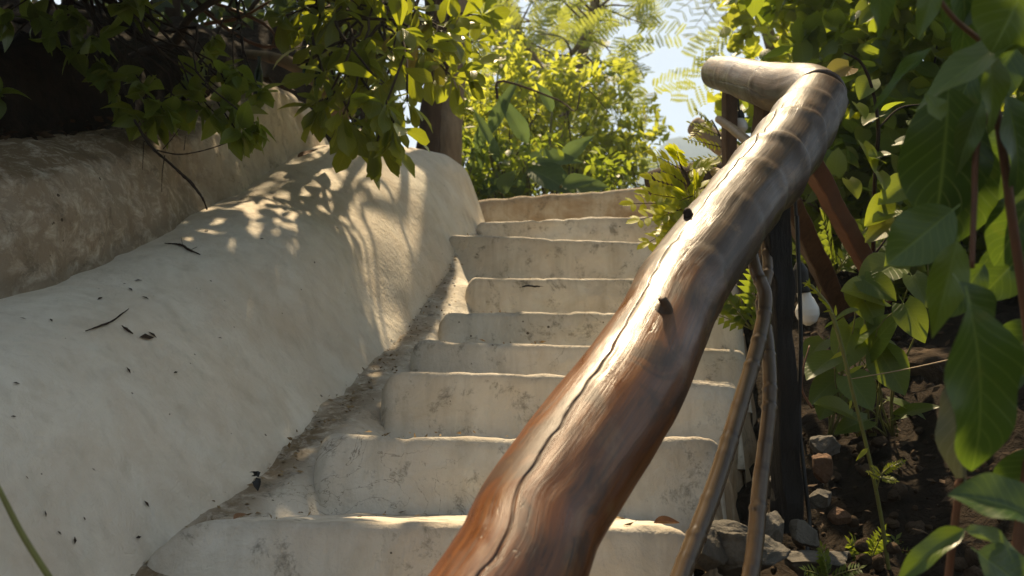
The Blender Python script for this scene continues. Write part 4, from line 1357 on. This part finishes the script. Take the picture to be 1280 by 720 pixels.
mb.tube([P(196, 40, 3.8), P(180, 10, 3.8), P(160, -30, 3.8)], [0.028, 0.03, 0.03], 9, 20, wob=.2)
tag(mb.build('woody_stem', M['bark_dark']), 'grey woody stems rising in the shade above the left wall', 'stem')


# (4) feathery trees beyond the top of the stairs
def frond(lv, a, b, npin, lpin, nleaf, normal, lw):
    """bipinnate frond: pinnae along a rachis, tiny leaflets along each"""
    a, b = np.asarray(a), np.asarray(b)
    ax = nrmz(b - a); L = np.linalg.norm(b - a)
    nm = nrmz(normal - ax * np.dot(normal, ax)); sd = np.cross(ax, nm)
    for i in range(npin):
        t_ = 0.15 + 0.85 * i / max(npin - 1, 1)
        q = a + ax * L * t_ + np.array([0, 0, -0.12 * L * t_ ** 2])
        for s_ in (-1, 1):
            pd = nrmz(sd * s_ + ax * 0.55 + np.array([0, 0, -.12]))
            lp = lpin * (0.55 + 0.9 * t_ * (1.35 - t_) * 1.6)
            tt_ = (np.arange(nleaf) + .5) / nleaf
            pos = q + pd * (lp * tt_)[:, None]
            ps = nrmz(np.cross(pd, nm))
            for e_ in (-1, 1):
                lv.add(pos, nrmz(ps * e_ + pd * 0.45), nm + rng.normal(size=3) * .12, lw * (1 - .3 * np.abs(2 * tt_ - 1)), 0.42, 0.1, 0.05, rng.uniform(.2, .97))


def feather_tree(name, label, base, stems, clumps, seed, lw=0.034, fronds=()):
    t_ = thing(name, label, 'tree', tuple(base), 'feathery leaved trees behind the stairs')
    mb = MB()
    for pts, r_ in stems: mb.tube(pts, r_, 10, 40, wob=.1)
    mb.build('trunk', M['bark'], t_)
    lv = Leaves('oblong', 2, 1, 0)
    mb = MB()
    for (c, rad, n) in clumps:
        nearst = min((q for pts, _ in stems for q in resample(pts, 20)), key=lambda q: np.linalg.norm(q - c))
        mb.tube(branch_path(nearst, c, 4, 0.03, 0.05), [0.011, 0.007, 0.003], 6, 14)
        for k in range(n):
            a = c + rng.normal(size=3) * np.array(rad) * .55
            dr = nrmz((a - c) + rng.normal(size=3) * .25 + [0, 0, -.05])
            frond(lv, a, a + dr * rng.uniform(.22, .34), 5, 0.10, 8, nrmz(np.array([0, 0, 1.0]) + rng.normal(size=3) * .5), lw)
    for (a, b, a2, b2, d) in fronds:
        A, B_ = P(a, b, d), P(a2, b2, d - .1)
        mb.tube(branch_path(stems[0][0][-1], A, 4, .02, .03), [.006, .002], 5, 12)
        mb.tube([A, B_ * .98 + A * .02], [.0025, .001], 4, 6)
        frond(lv, A, B_, 7, 0.06, 12, nrmz(np.array([rng.normal() * .3, -.8, .6])), .012)
    lv.build('crown', L_FEATHER, t_)
    mb.build('branches', M['bark'], t_)


B1 = PY(712, 245, 7.2); B1[2] = float(ground_z(B1[0], B1[1]))
st = [([B1, PY(705, 170, 7.2), PY(712, 112, 7.2), PY(730, 60, 7.2), PY(744, 0, 7.2), PY(770, -140, 7.3)], [0.055, 0.05, 0.045, 0.04, 0.035, 0.02]),
      ([PY(716, 105, 7.2), PY(700, 84, 7.2), PY(722, 58, 7.1), PY(748, 10, 7.1)], [0.02, 0.018, 0.02, 0.015]),
      ([PY(708, 130, 7.2), PY(660, 60, 7.4), PY(620, -30, 7.5)], [0.035, 0.028, 0.02])]
clumps = []
for a, b in ((795, 12), (812, 30), (800, 60), (820, 90), (806, 118), (828, 8), (815, 140), (838, -20), (840, 30)): clumps.append((PY(a - 34, b, 7.0), (.07, .3, .10), 1))
for a in range(600, 790, 34):
    for b in range(-70, 190, 36):
        if a > 770 and (b > 150 or 30 < b < 150) and a > 800: continue
        clumps.append((PY(a + rng.uniform(-12, 12), b + rng.uniform(-12, 12), rng.uniform(6.4, 8.6)), (.32, .4, .26), 4))
feather_tree('acacia_tree', 'sunlit feathery leaved tree with forked slender trunk beyond the kerb wall', B1, st, clumps, 1)
B2 = PY(640, 250, 9.0); B2[2] = float(ground_z(B2[0], B2[1]))
st = [([B2, PY(640, 150, 9), PY(625, 60, 9), PY(610, -60, 9)], [0.07, 0.06, 0.05, 0.04])]
clumps = [(PY(rng.uniform(570, 765), rng.uniform(-120, 200), rng.uniform(8.6, 11)), (.35, .5, .35), 4) for _ in range(46)]
feather_tree('acacia_tree', 'paler feathery tree farther back behind the forked slender trunk', B2, st, clumps, 2, 0.045)
# a spray of the same kind reaching over the sky from the right
B3 = PY(985, 240, 6.0); B3[2] = float(ground_z(B3[0], B3[1]))
st = [([B3, PY(980, 150, 6.0), PY(965, 60, 5.9), PY(935, -30, 5.7), PY(900, -110, 5.5)], [0.05, 0.045, 0.04, 0.03, 0.02])]
clumps = [(PY(a, b, 5.6 + rng.uniform(-.4, .4)), (.13, .2, .08), 3 if a < 925 else 4) for a, b in
          [(950, 8), (975, 14), (940, 36), (965, 40), (990, 30), (995, 60), (1010, 20), (930, -60), (960, 62)]]
feather_tree('acacia_tree', 'feathery tree whose branch tips hang over the sky gap beside the rail end', B3, st, clumps, 3, fronds=[(900, -25, 846, 14, 5.6), (905, -14, 868, 34, 5.5), (925, -10, 892, 36, 5.5), (930, -32, 880, 2, 5.4)])


# (5) sunlit leafy shrubs beyond the kerb
def leafy_shrub(label, c, rad, n, size, m, group, kind='ovate', tint=(.1, .97), rows=3, stems=8, name='leafy_shrub', W=(.4, .6), extra=None):
    zg = float(ground_z(c[0], c[1])) - .03
    t_ = thing(name, label, 'shrub', (float(c[0]), float(c[1]), zg), group)
    lv = Leaves(kind, rows, 2, 0.12)
    mb = MB()
    k = max(6, n // 26)
    hubs_ = ell(k, c, rad, 0.25)
    hubs_ = hubs_[hubs_[:, 2] > zg]
    for i, h_ in enumerate(hubs_):
        if i < stems * 3: mb.tube(branch_path([c[0] + rng.normal() * .08, c[1] + rng.normal() * .08, zg - .05], h_, 6, .06, .0), [0.010, 0.006, 0.002], 5, 16)
        m_ = int(n / len(hubs_))
        ax = nrmz(h_ - np.asarray(c) + rng.normal(size=3) * .4 + [0, 0, .3])
        tt_ = rng.uniform(-.14, .14, m_) * (1 + 4 * size)
        pos = h_ + ax * tt_[:, None] + rng.normal(size=(m_, 3)) * .025
        d = nrmz(ax * .5 + rdir(m_) * .9 - [0, 0, .15])
        lv.add(pos, d, nrmz(np.array([0, 0, .8]) + rng.normal(size=(m_, 3)) * .5), size * rng.uniform(.6, 1.2, m_), rng.uniform(*W, m_), rng.uniform(0, .4, m_), rng.uniform(.05, .3, m_), rng.uniform(*tint, m_))
    lv.build('crown', m, t_)
    mb.build('branches', M['bark_dark'], t_)
    return t_


G5 = 'sunlit shrubs beyond the kerb wall'
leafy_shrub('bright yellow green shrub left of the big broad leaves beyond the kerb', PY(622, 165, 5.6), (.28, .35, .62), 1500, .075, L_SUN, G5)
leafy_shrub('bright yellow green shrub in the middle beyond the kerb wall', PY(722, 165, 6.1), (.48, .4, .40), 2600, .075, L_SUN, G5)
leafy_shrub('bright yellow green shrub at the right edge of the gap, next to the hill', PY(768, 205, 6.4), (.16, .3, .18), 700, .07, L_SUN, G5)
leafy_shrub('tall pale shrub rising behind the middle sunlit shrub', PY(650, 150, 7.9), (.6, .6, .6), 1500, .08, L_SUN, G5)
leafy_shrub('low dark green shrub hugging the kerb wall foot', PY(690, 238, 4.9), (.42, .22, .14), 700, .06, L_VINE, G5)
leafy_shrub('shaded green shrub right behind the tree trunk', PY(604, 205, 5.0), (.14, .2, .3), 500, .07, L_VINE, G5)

# (6) big broad leaves
bp = thing('broadleaf_plant', 'clump of large bluish green broad leaves behind the kerb wall', 'plant', tuple(PY(690, 245, 5.2)))
lv = Leaves('ovate', 10, 6, 0.0)
mb = MB()
for (a, b, a2, b2, w_, d) in [(655, 200, 720, 195, .42, 4.75), (660, 210, 718, 235, .6, 4.7), (700, 205, 735, 170, .5, 4.75), (702, 232, 738, 222, .55, 4.6), (720, 235, 755, 230, .55, 4.65), (596, 222, 600, 150, .30, 4.9),
                              (622, 205, 602, 138, .28, 4.8), (660, 180, 628, 120, .35, 4.9), (690, 140, 676, 105, .5, 5.0), (600, 240, 630, 225, .6, 4.8), (625, 240, 640, 216, .7, 4.7), (612, 190, 596, 172, .5, 4.8), (612, 170, 640, 98, .28, 4.9), (640, 245, 655, 222, .6, 4.8)]:
    A, B_ = PY(a, b, d), PY(a2, b2, d - .1)
    ln = np.linalg.norm(B_ - A)
    lv.add(A, B_ - A, np.array([rng.normal() * .35, -1, .3]), ln * 1.1, w_, 0.18, 0.25, rng.uniform(.2, .9), 0.05)
    mb.tube([PY(a * .6 + 660 * .4, 262, 5.15), (PY(a * .7 + 660 * .3, 250, 5.1) + A) / 2, A], [0.014, 0.010, 0.007], 6, 14)
lv.build('foliage', L_BROAD, bp)
mb.build('stalks', M['stem'], bp)


# (7) pinnate sapling beside the handrail
def pinnate(lv, mb, a, b, n, lw, normal, W=.42, droop=.1, tint=(.3, .97)):
    a, b = np.asarray(a), np.asarray(b)
    ax = nrmz(b - a); L = np.linalg.norm(b - a)
    nm = nrmz(normal - ax * np.dot(normal, ax)); sd = np.cross(ax, nm)
    tt_ = np.linspace(.15, 1, n)
    pts = a + ax * (L * tt_)[:, None] - np.array([0, 0, 1.0]) * (droop * L * tt_ ** 2)[:, None]
    mb.tube(np.vstack([a, pts]), [0.0018, 0.0008], 5, 12)
    for s_ in (-1, 1):
        lv.add(pts, nrmz(sd * s_ + ax * .45 + rng.normal(size=(n, 3)) * .1), nm + rng.normal(size=(n, 3)) * .22, lw * (0.65 + .5 * np.sin(np.pi * np.clip(tt_, 0, .92))), W, .1, .15, rng.uniform(*tint, n))
    lv.add(pts[-1], ax, nm, lw, W, .1, .15, .8)


sp_ = PY(880, 310, 3.0); sp_[2] = float(ground_z(sp_[0], 3.0)) + 0.02
sap = thing('pinnate_sapling', 'bright yellow green pinnate sapling leaning over the top steps behind the log', 'sapling', tuple(sp_))
lv = Leaves('oblong', 4, 2, 0.06)
mb = MB()
crown = P(868, 262, 2.75)
mb.tube([sp_, P(885, 300, 2.85), crown, P(862, 230, 2.75), P(850, 205, 2.78)], [0.009, 0.007, 0.005, 0.004, 0.003], 7, 24)
for (a, b, a2, b2, d) in [(862, 240, 815, 222, 2.75), (852, 212, 820, 194, 2.8), (850, 206, 846, 188, 2.8), (858, 215, 885, 205, 2.8), (864, 238, 895, 232, 2.8), (868, 255, 792, 252, 2.7), (868, 258, 800, 272, 2.65), (868, 252, 810, 240, 2.7), (872, 262, 838, 285, 2.65),
                          (875, 268, 812, 300, 2.62), (878, 280, 832, 302, 2.6), (870, 250, 900, 262, 2.7), (866, 245, 850, 250, 2.65), (880, 282, 862, 296, 2.6), (868, 252, 868, 225, 2.75), (874, 265, 845, 262, 2.62), (882, 240, 905, 222, 2.85), (862, 235, 838, 216, 2.75), (876, 270, 880, 300, 2.6),
                          (860, 230, 878, 212, 2.8), (868, 255, 830, 268, 2.66), (880, 285, 842, 310, 2.6)]:
    pinnate(lv, mb, P(a, b, d), P(a2, b2, d - .06), rng.integers(6, 9), .043, np.array([rng.normal() * .3, -.9, .5]), W=.5, droop=.03)
lv.build('crown', L_SAP, sap)
mb.build('stem', M['twig'], sap)

s2 = P(935, 330, 3.3); s2[2] = float(ground_z(s2[0], s2[1])) + .02
sap2 = thing('pinnate_sapling', 'small feathery leaved sapling around the thin upper post and sawn stub', 'sapling', tuple(s2))
lv = Leaves('oblong', 4, 2, 0.06); mb = MB()
mb.tube([s2, P(930, 260, 3.3), P(912, 205, 3.3), P(900, 170, 3.3), P(890, 150, 3.3)], [.008, .006, .004, .003, .002], 7, 24)
for (a, b, a2, b2) in [(900, 170, 864, 152), (905, 185, 860, 172), (910, 198, 856, 200), (895, 160, 872, 138), (905, 190, 872, 218), (912, 200, 935, 190), (900, 172, 920, 160), (890, 150, 866, 168)]:
    pinnate(lv, mb, P(a, b, 3.3), P(a2, b2, 3.22), 9, .024, np.array([rng.normal() * .3, -.9, .5]), W=.4, droop=.05, tint=(.05, .7))
lv.build('crown', L_SAP, sap2); mb.build('stem', M['twig'], sap2)

# (8) climbing vines and bushes on the right
G8 = 'leafy bushes right of the handrail'
rb = [('tall climbing bush with round leaves right of the rail bend', 1085, 150, 3.5, (.34, .35, .50), 1000, .085, L_VINE),
      ('dense bush behind the red brown brace', 1075, 300, 3.7, (.30, .3, .34), 700, .08, L_VINE),
      ('tall leafy bush at the upper right behind the large near leaves', 1230, 110, 3.2, (.40, .4, .60), 1200, .085, L_VINE),
      ('bush low at the far right behind the big hanging leaf', 1250, 330, 3.0, (.34, .3, .30), 700, .08, L_VINE),
      ('sunlit bush top right of the sky gap', 985, 60, 4.6, (.36, .4, .46), 900, .085, L_SUN),
      ('distant bright bush glimpsed between the right hand vines', 1130, 190, 6.0, (.95, .6, .9), 2000, .10, L_SUN),
      ('bush right behind the upper rail log and thin posts', 985, 180, 4.2, (.24, .3, .26), 600, .075, L_VINE),
      ('leafy bush at the top edge over the right side', 1150, -60, 3.6, (.7, .5, .30), 1300, .09, L_VINE),
      ('far green bush beyond the upper right vines', 1290, 140, 6.5, (.9, .6, 1.2), 1500, .11, L_VINE)]
for lab, a, b, y, rad, n, sz, m_ in rb:
    leafy_shrub(lab, PY(a, b, y), rad, n, sz, m_, G8, kind='heart', rows=4, W=(.75, .95), name='leafy_bush', stems=3)

ob = np.array([2.5, 3.2, float(ground_z(2.5, 3.2))])  # out-of-view tree, added so that its crown shades the soil
ot = thing('broadleaf_tree', 'tall unseen tree added at the right to shade the bank', 'tree', tuple(ob))
mb = MB(); mb.tube([ob - [0, 0, .1], ob + [.05, -.05, 1.2], ob + [-.05, -.1, 2.2], ob + [-.5, -.3, 2.9]], [.09, .08, .07, .04], 14, 40, wob=.12)
for k in range(9): mb.tube(branch_path(ob + [-.1, -.1, 2.2], ob + np.array([-.8, -.4, 2.5]) + rng.normal(size=3) * [.6, .5, .2], 6, .06, .05), [.03, .015, .006], 7, 20)
mb.build('trunk', M['bark'], ot)
lv = Leaves('heart', 4, 2, .15)
n = 3600
pos = ell(n, np.array([1.74, 2.75, 3.55]), (.9, 1.0, .42))
lv.add(pos, rdir(n, -.4), nrmz(np.array([0, 0, .9]) + rng.normal(size=(n, 3)) * .45), rng.uniform(.07, .12, n), rng.uniform(.75, .95, n), rng.uniform(0, .4, n), .2, rng.uniform(.1, .9, n))
lv.build('crown', L_VINE, ot)

# twining dark vine stems with hand-placed leaves in focus
vine = thing('climbing_vine', 'thin dark climbing vine with round backlit leaves right of the rail bend', 'vine', tuple(P(1095, 430, 2.5)))
mb = MB()
mb.tube([P(1100, 440, 2.5), P(1092, 320, 2.4), P(1094, 220, 2.35), P(1098, 160, 2.3), P(1090, 110, 2.3), P(1076, 78, 2.3), P(1055, 66, 2.3)], [0.006, 0.005, 0.005, 0.004, 0.0035, 0.002], 7, 60, wob=.15)
mb.tube([P(1092, 320, 2.4), P(1120, 280, 2.4), P(1105, 285, 2.35)], [0.003, 0.0015], 5, 12)
mb.tube([P(1098, 160, 2.3), P(1125, 135, 2.35), P(1160, 130, 2.4)], [0.003, 0.0015], 5, 12)
mb.build('stem', M['twig'], vine)
lv = Leaves('heart', 8, 6, 0.2)
for (a, b, a2, b2, w_, t_) in [(1062, 84, 1032, 92, .75, .98), (1108, 138, 1130, 122, .8, .7), (1090, 200, 1112, 188, .8, .5), (1108, 250, 1085, 280, .7, .95), (1118, 262, 1092, 272, .7, .85), (1138, 228, 1100, 250, .7, .7), (1120, 280, 1082, 296, .7, .97),
                               (1100, 200, 1088, 190, .9, .8), (1098, 215, 1110, 235, .8, .2), (1088, 100, 1075, 120, .8, .6), (1078, 180, 1100, 212, .7, .4), (1100, 145, 1078, 150, .8, .5), (1120, 180, 1148, 172, .8, .5), (1140, 150, 1165, 165, .8, .4), (1060, 225, 1075, 245, .8, .9), (1070, 130, 1085, 145, .8, .5)]:
    A, B_ = P(a, b, 2.32), P(a2, b2, 2.28)
    lv.add(A, B_ - A, np.array([rng.normal() * .3, -.8, .55]), np.linalg.norm(B_ - A) * 0.98, w_, .2, .25, t_)
lv.build('foliage', L_VINE, vine)

# trailing ground vine with large dark leaves
gv = thing('ground_vine', 'low vine with large dull green leaves on the soil right of the bulb', 'vine', tuple(P(1060, 560, 2.1)))
mb = MB(); lv = Leaves('heart', 8, 6, 0.25)
for (a, b, a2, b2, w_, t_) in [(1080, 350, 1112, 366, .8, .4), (1100, 372, 1068, 358, .8, .5), (1070, 360, 1095, 395, .8, .3), (1062, 430, 1092, 398, .75, .5), (1065, 410, 1055, 450, .8, .45), (1095, 420, 1130, 450, .8, .2), (1085, 440, 1110, 400, .8, .15), (1045, 445, 1015, 460, .7, .5),
                               (1050, 480, 1030, 510, .8, .5), (1060, 470, 1085, 500, .85, .35), (1050, 470, 1020, 492, .6, .4), (1100, 440, 1125, 480, .8, .3), (1130, 380, 1150, 415, .7, .55), (1120, 330, 1085, 345, .75, .5), (1140, 345, 1158, 372, .7, .4), (1150, 300, 1120, 320, .7, .5),
                               (1040, 405, 1062, 385, .7, .4), (1030, 425, 1012, 440, .7, .55), (1110, 500, 1150, 512, .5, .2), (1085, 525, 1055, 532, .5, .3), (1120, 520, 1160, 505, .4, .25), (1066, 520, 1035, 500, .6, .2)]:
    d = 2.15 + rng.uniform(-.1, .1)
    A, B_ = P(a, b, d), P(a2, b2, d - .05)
    lv.add(A, B_ - A, np.array([rng.normal() * .35, -.75, .65]), np.linalg.norm(B_ - A) * 1.25, w_, .2, .2, t_)
    mb.tube(branch_path(P(1065 + rng.uniform(-30, 60), 545, 2.2), A, 5, .05, .05), [0.003, 0.0012], 5, 12)
lv.build('foliage', L_VINE, gv)
mb.build('stem', M['stem'], gv)

# young shoot in front of the soil
sh = thing('young_shoot', 'slender yellow green shoot with a budding tip right of the post', 'plant', tuple(P(1112, 715, 1.65)))
mb = MB()
mb.tube([P(1112, 720, 1.66), P(1102, 650, 1.65), P(1086, 570, 1.63), P(1066, 490, 1.6), P(1050, 425, 1.58), P(1036, 385, 1.57), P(1014, 356, 1.56)], [0.0035, 0.0034, 0.0032, 0.003, 0.0032, 0.0034, 0.002], 8, 60)
mb.build('stem', M['stem'], sh)
lv = Leaves('lance', 5, 2, 0.05)
for k in range(26):
    t_ = rng.uniform(0, 1)
    q = P(1010 + 36 * t_, 354 + 42 * t_, 1.565)
    lv.add(q, nrmz(np.array([-.7, -.2, .45]) + rng.normal(size=3) * .55), rdir(1)[0], rng.uniform(.008, .02), .28, .1, .2, rng.uniform(.7, .96))
for q, dv in [((1058, 468), (1080, 455)), ((1056, 440), (1038, 448)), ((1085, 560), (1070, 575)), ((1064, 500), (1062, 512))]:
    A, B_ = P(*q, 1.6), P(*dv, 1.59)
    lv.add(A, B_ - A, [0, -.8, .6], np.linalg.norm(B_ - A), .3, .1, .2, .8)
lv.build('leaves', L_SAP, sh)
sd_ = thing('fern_seedling', 'tiny bright feathery seedling leaf beside the young shoot', 'plant', tuple(P(1094, 615, 1.62)))
mb = MB(); lv = Leaves('oblong', 2, 2, 0.0)
mb.tube([P(1094, 618, 1.62), P(1099, 600, 1.61), P(1104, 590, 1.6)], [0.0016, 0.001], 5, 10)
for (a, b, a2, b2) in [(1100, 598, 1086, 590), (1100, 597, 1118, 600), (1104, 590, 1128, 576), (1102, 594, 1092, 584), (1103, 592, 1116, 580)]:
    pinnate(lv, mb, P(a, b, 1.6), P(a2, b2, 1.59), 8, .008, np.array([rng.normal() * .2, -.8, .6]), .4, .05)
lv.build('foliage', L_SAP, sd_); mb.build('stem', M['stem'], sd_)
# small ferns low in the shade
for i, (px, py, d, lab) in enumerate([(1085, 700, 1.75, 'small dull green fern at the bottom edge right of the stones'), (1035, 712, 1.6, 'tiny fern growing over the wide half buried stone'), (940, 400, 2.45, 'fern like plant growing between bamboo poles and steps'),
                                      (1045, 330, 2.7, 'feathery leafed fern behind the hanging bulb')]):
    t_ = thing('fern', lab, 'fern', tuple(P(px, py + 12, d)), 'small ferns beside the stairs')
    lv = Leaves('oblong', 2, 2, 0.0); mb = MB()
    nf = [6, 5, 9, 10][i]; ln = [.075, .06, .16, .17][i]
    for k in range(nf):
        an = rng.uniform(-1.3, 1.3) if i != 2 else rng.uniform(-1.6, .7)
        A = P(px, py + 12, d)
        dv = np.array([math.sin(an), -.3 + rng.normal() * .25, .35 + .6 * math.cos(an)])
        pinnate(lv, mb, A, A + nrmz(dv) * ln * rng.uniform(.7, 1.2), 9, ln * .26, np.array([rng.normal() * .3, -.7, .7]), .36, .15, (.1, .6))
    lv.build('foliage', L_VINE, t_); mb.build('stem', M['stem'], t_)
mb = MB(); mb.tube([P(1062, 474, 2.0), P(1130, 462, 1.9), P(1204, 446, 1.8)], [0.0009, 0.0011, 0.0016], 5, 12)  # spider thread, modelled as a thin pale tube
tag(mb.build('spider_thread', M['peeled']), 'thin straight spider thread crossing in front of the soil clod', 'stalk')
mb = MB(); mb.tube([P(1015, 510, 2.0), P(1003, 488, 2.0), P(1004, 462, 2.0), P(1012, 432, 2.02)], [0.0025, 0.002, 0.0016], 6, 24)
tag(mb.build('curled_tendril', M['twig_red']), 'curled brown tendril between the post and the ground vine', 'tendril')
# thin grass stem at the lower left edge
mb = MB(); mb.tube([P(-12, 590, .95), P(8, 630, .95), P(30, 672, .95), P(70, 735, .95)], [0.0022, 0.0028, 0.003, 0.0032], 7, 20)
tag(mb.build('grass_stem', M['stem']), 'single green grass stem at the lower left corner', 'stem')

# (9) large near leaves on the right
nl_ = thing('large_leaf_plant', 'plant with big near green leaves hanging along the right edge', 'plant', tuple(P(1260, 900, .95)))
mb = MB()
mb.tube([P(1275, 1100, .98), P(1262, 800, .95), P(1290, 500, .95), P(1262, 250, .92), P(1238, 60, .92), P(1246, -120, .92)], [0.007, 0.006, 0.005, 0.0045, 0.004, 0.003], 8, 60)
mb.tube([P(1244, 130, .92), P(1222, 175, .91), P(1218, 250, .91), P(1215, 335, .9)], [0.003, 0.003, 0.0025], 7, 24)
mb.tube([P(1238, 60, .92), P(1190, 20, .9), P(1150, -40, .9)], [0.003, 0.002], 6, 16)
mb.build('stem', M['twig_red'], nl_)
lv = Leaves('ellip', 16, 8, 0.10)
lv2 = Leaves('lance', 14, 8, 0.06)


def big(lv_, a, b, a2, b2, wpx, d, t_, curl=.15, fold=.15, nx=0.0, nz=.35, d2=None):
    A, B_ = P(a, b, d), P(a2, b2, d if d2 is None else d2)
    ln = np.linalg.norm(B_ - A)
    lv_.add(A, B_ - A, np.array([nx, -1, nz]), ln * 1.03, wpx * d / F / ln * 0.92, curl * rng.uniform(.8, 2.2), fold * rng.uniform(1, 2.2), t_, 0.10)


big(lv, 1192, 262, 1112, 326, 78, .88, .62, .1, .1, -.1, .2)
big(lv2, 1196, 302, 1168, 420, 58, .86, .96, .1, .25, -.2, .1)
big(lv, 1198, 352, 1272, 455, 66, .84, .25, .25, .2, .3)
big(lv, 1212, 380, 1262, 602, 120, .78, .45, .2, .15, .1)
big(lv, 1300, 650, 1203, 602, 80, .82, .25, .15, .2, 0, .8)
big(lv2, 1206, 662, 1108, 722, 42, .88, .80, .2, .35, -.2, .9)
big(lv2, 1206, 662, 1285, 684, 36, .88, .95, .15, .25, .2, .8)
big(lv, 1222, 690, 1300, 745, 80, .86, .35, .1, .1, 0, .6)
big(lv2, 1285, 38, 1142, 112, 66, .86, .8, .12, .15, 0, .9)
big(lv, 1290, -40, 1246, 60, 110, .84, .85, .1, .1, .1, .3)
big(lv2, 1238, 62, 1248, 165, 46, .88, .85, .1, .2, .2, .2)
big(lv, 1186, 108, 1178, 285, 118, .92, .12, .15, .1, -.1, .25)
big(lv, 1215, 170, 1205, 310, 90, .95, .2, .15, .1, .1, .25)
big(lv2, 1176, 150, 1160, 115, 40, .86, .9, .1, .2, 0, .6)
big(lv2, 1098, -30, 1106, 44, 40, .85, .6, .1, .2, .1, .2)
big(lv2, 1170, -20, 1148, 46, 34, .88, .8, .1, .2, -.2, .3)
big(lv, 1256, 118, 1300, 240, 70, .9, .4, .2, .15, .2, .3)
big(lv2, 1226, 128, 1192, 215, 40, .9, .75, .2, .2, -.3, .4)
big(lv2, 1165, 60, 1085, 130, 22, .95, .5, .1, .5, -.5, .6)
big(lv, 1295, 300, 1225, 370, 70, 1.0, .3, .2, .15, 0, .4)
big(lv2, 1280, 470, 1235, 480, 40, .95, .3, .2, .15, 0, .5)
big(lv, 1240, -60, 1190, 30, 80, .95, .35, .1, .1, 0, .4)
big(lv, 1262, 240, 1290, 330, 60, .98, .3, .2, .15, .2, .3)
for q in [(1216, 90, 1162, 205, 62, .98, .3, .2, .2, -.2, .3), (1290, 150, 1225, 250, 80, 1.0, .25, .2, .15, 0, .3), (1295, 235, 1250, 330, 80, .95, .2, .2, .15, .1, .4),
          (1270, 60, 1215, 130, 70, 1.0, .3, .2, .2, 0, .5), (1230, 330, 1185, 395, 46, 1.0, .2, .2, .2, 0, .4), (1300, 400, 1248, 470, 70, 1.0, .2, .2, .2, 0, .4), (1300, 560, 1255, 640, 70, .95, .4, .2, .2, 0, .4), (1200, -30, 1225, 70, 60, .95, .5, .2, .2, .1, .3)]:
    big(lv, *q)
n = 125  # unseen leaves added overhead to shade the near ones
pos = np.stack([rng.uniform(.22, 1.0, n), rng.uniform(.75, 1.65, n), rng.uniform(2.15, 2.6, n)], 1)
lv.add(pos, rdir(n, -.5), nrmz(np.array([0, 0, .9]) + rng.normal(size=(n, 3)) * .4), rng.uniform(.12, .2, n), rng.uniform(.45, .6, n), .2, .2, rng.uniform(.1, .8, n), .05)
lv.build('foliage', L_NEAR, nl_)
lv2.build('foliage', L_NEAR, nl_)
ps = thing('red_stemmed_plant', 'upright thin red brown stem in the lower right corner', 'plant', tuple(P(1175, 800, 1.0)))
mb = MB()
mb.tube([P(1178, 800, 1.0), P(1188, 700, .98), P(1200, 600, .96), P(1208, 500, .95), P(1212, 420, .95)], [0.0042, 0.004, 0.0036, 0.003, 0.002], 8, 40)
mb.tube([P(1199, 608, .96), P(1202, 602, .955), P(1200, 598, .95)], [0.005, 0.005, 0.003], 7, 8)
mb.build('stem', M['twig_red'], ps)
lv = Leaves('lance', 14, 8, 0.08)
lv.add(P(1206, 470, .95), P(1176, 622, .93) - P(1206, 470, .95), np.array([-.9, -.6, .2]), .118, .36, .35, .55, .55, .12)
dl = lv.build('leaf', L_DRY, ps)
dl['label'] = 'withered grey leaf hanging point down'

# ------------------------------------------------------------------ air
HAZE = 0.0022
bx0, bx1, by0, by1, bz0, bz1 = -1100, 1100, -1100, 1200, -60, 98
v = np.array([[x, y, z] for z in (bz0, bz1) for (x, y) in ((bx0, by0), (bx1, by0), (bx1, by1), (bx0, by1))], float)
hm, hnt = newmat('haze_air')
hk = N(hnt)
pv = hk.n('ShaderNodeVolumePrincipled', inp={'Density': HAZE, 'Anisotropy': 0.3})
pv.inputs['Color'].default_value = (0.62, 0.80, 1.0, 1)
hk.out(None, pv.outputs[0])
if HAZE > 0:
    o = obj('haze', v, [[0, 3, 2, 1], [4, 5, 6, 7], [0, 1, 5, 4], [1, 2, 6, 5], [2, 3, 7, 6], [3, 0, 4, 7]], hm, smooth=False)
    tag(o, 'thin pale air haze in front of the far hill', None, None, 'stuff')

S.cycles.max_bounces = 6
S.cycles.diffuse_bounces = 3
S.cycles.glossy_bounces = 2
S.cycles.transmission_bounces = 4
S.cycles.transparent_max_bounces = 6
S.cycles.volume_bounces = 0
S.cycles.use_adaptive_sampling = True
S.cycles.adaptive_threshold = 0.01
S.cycles.use_denoising = True
S.cycles.denoising_prefilter = 'ACCURATE'
S.cycles.sample_clamp_indirect = 4.0
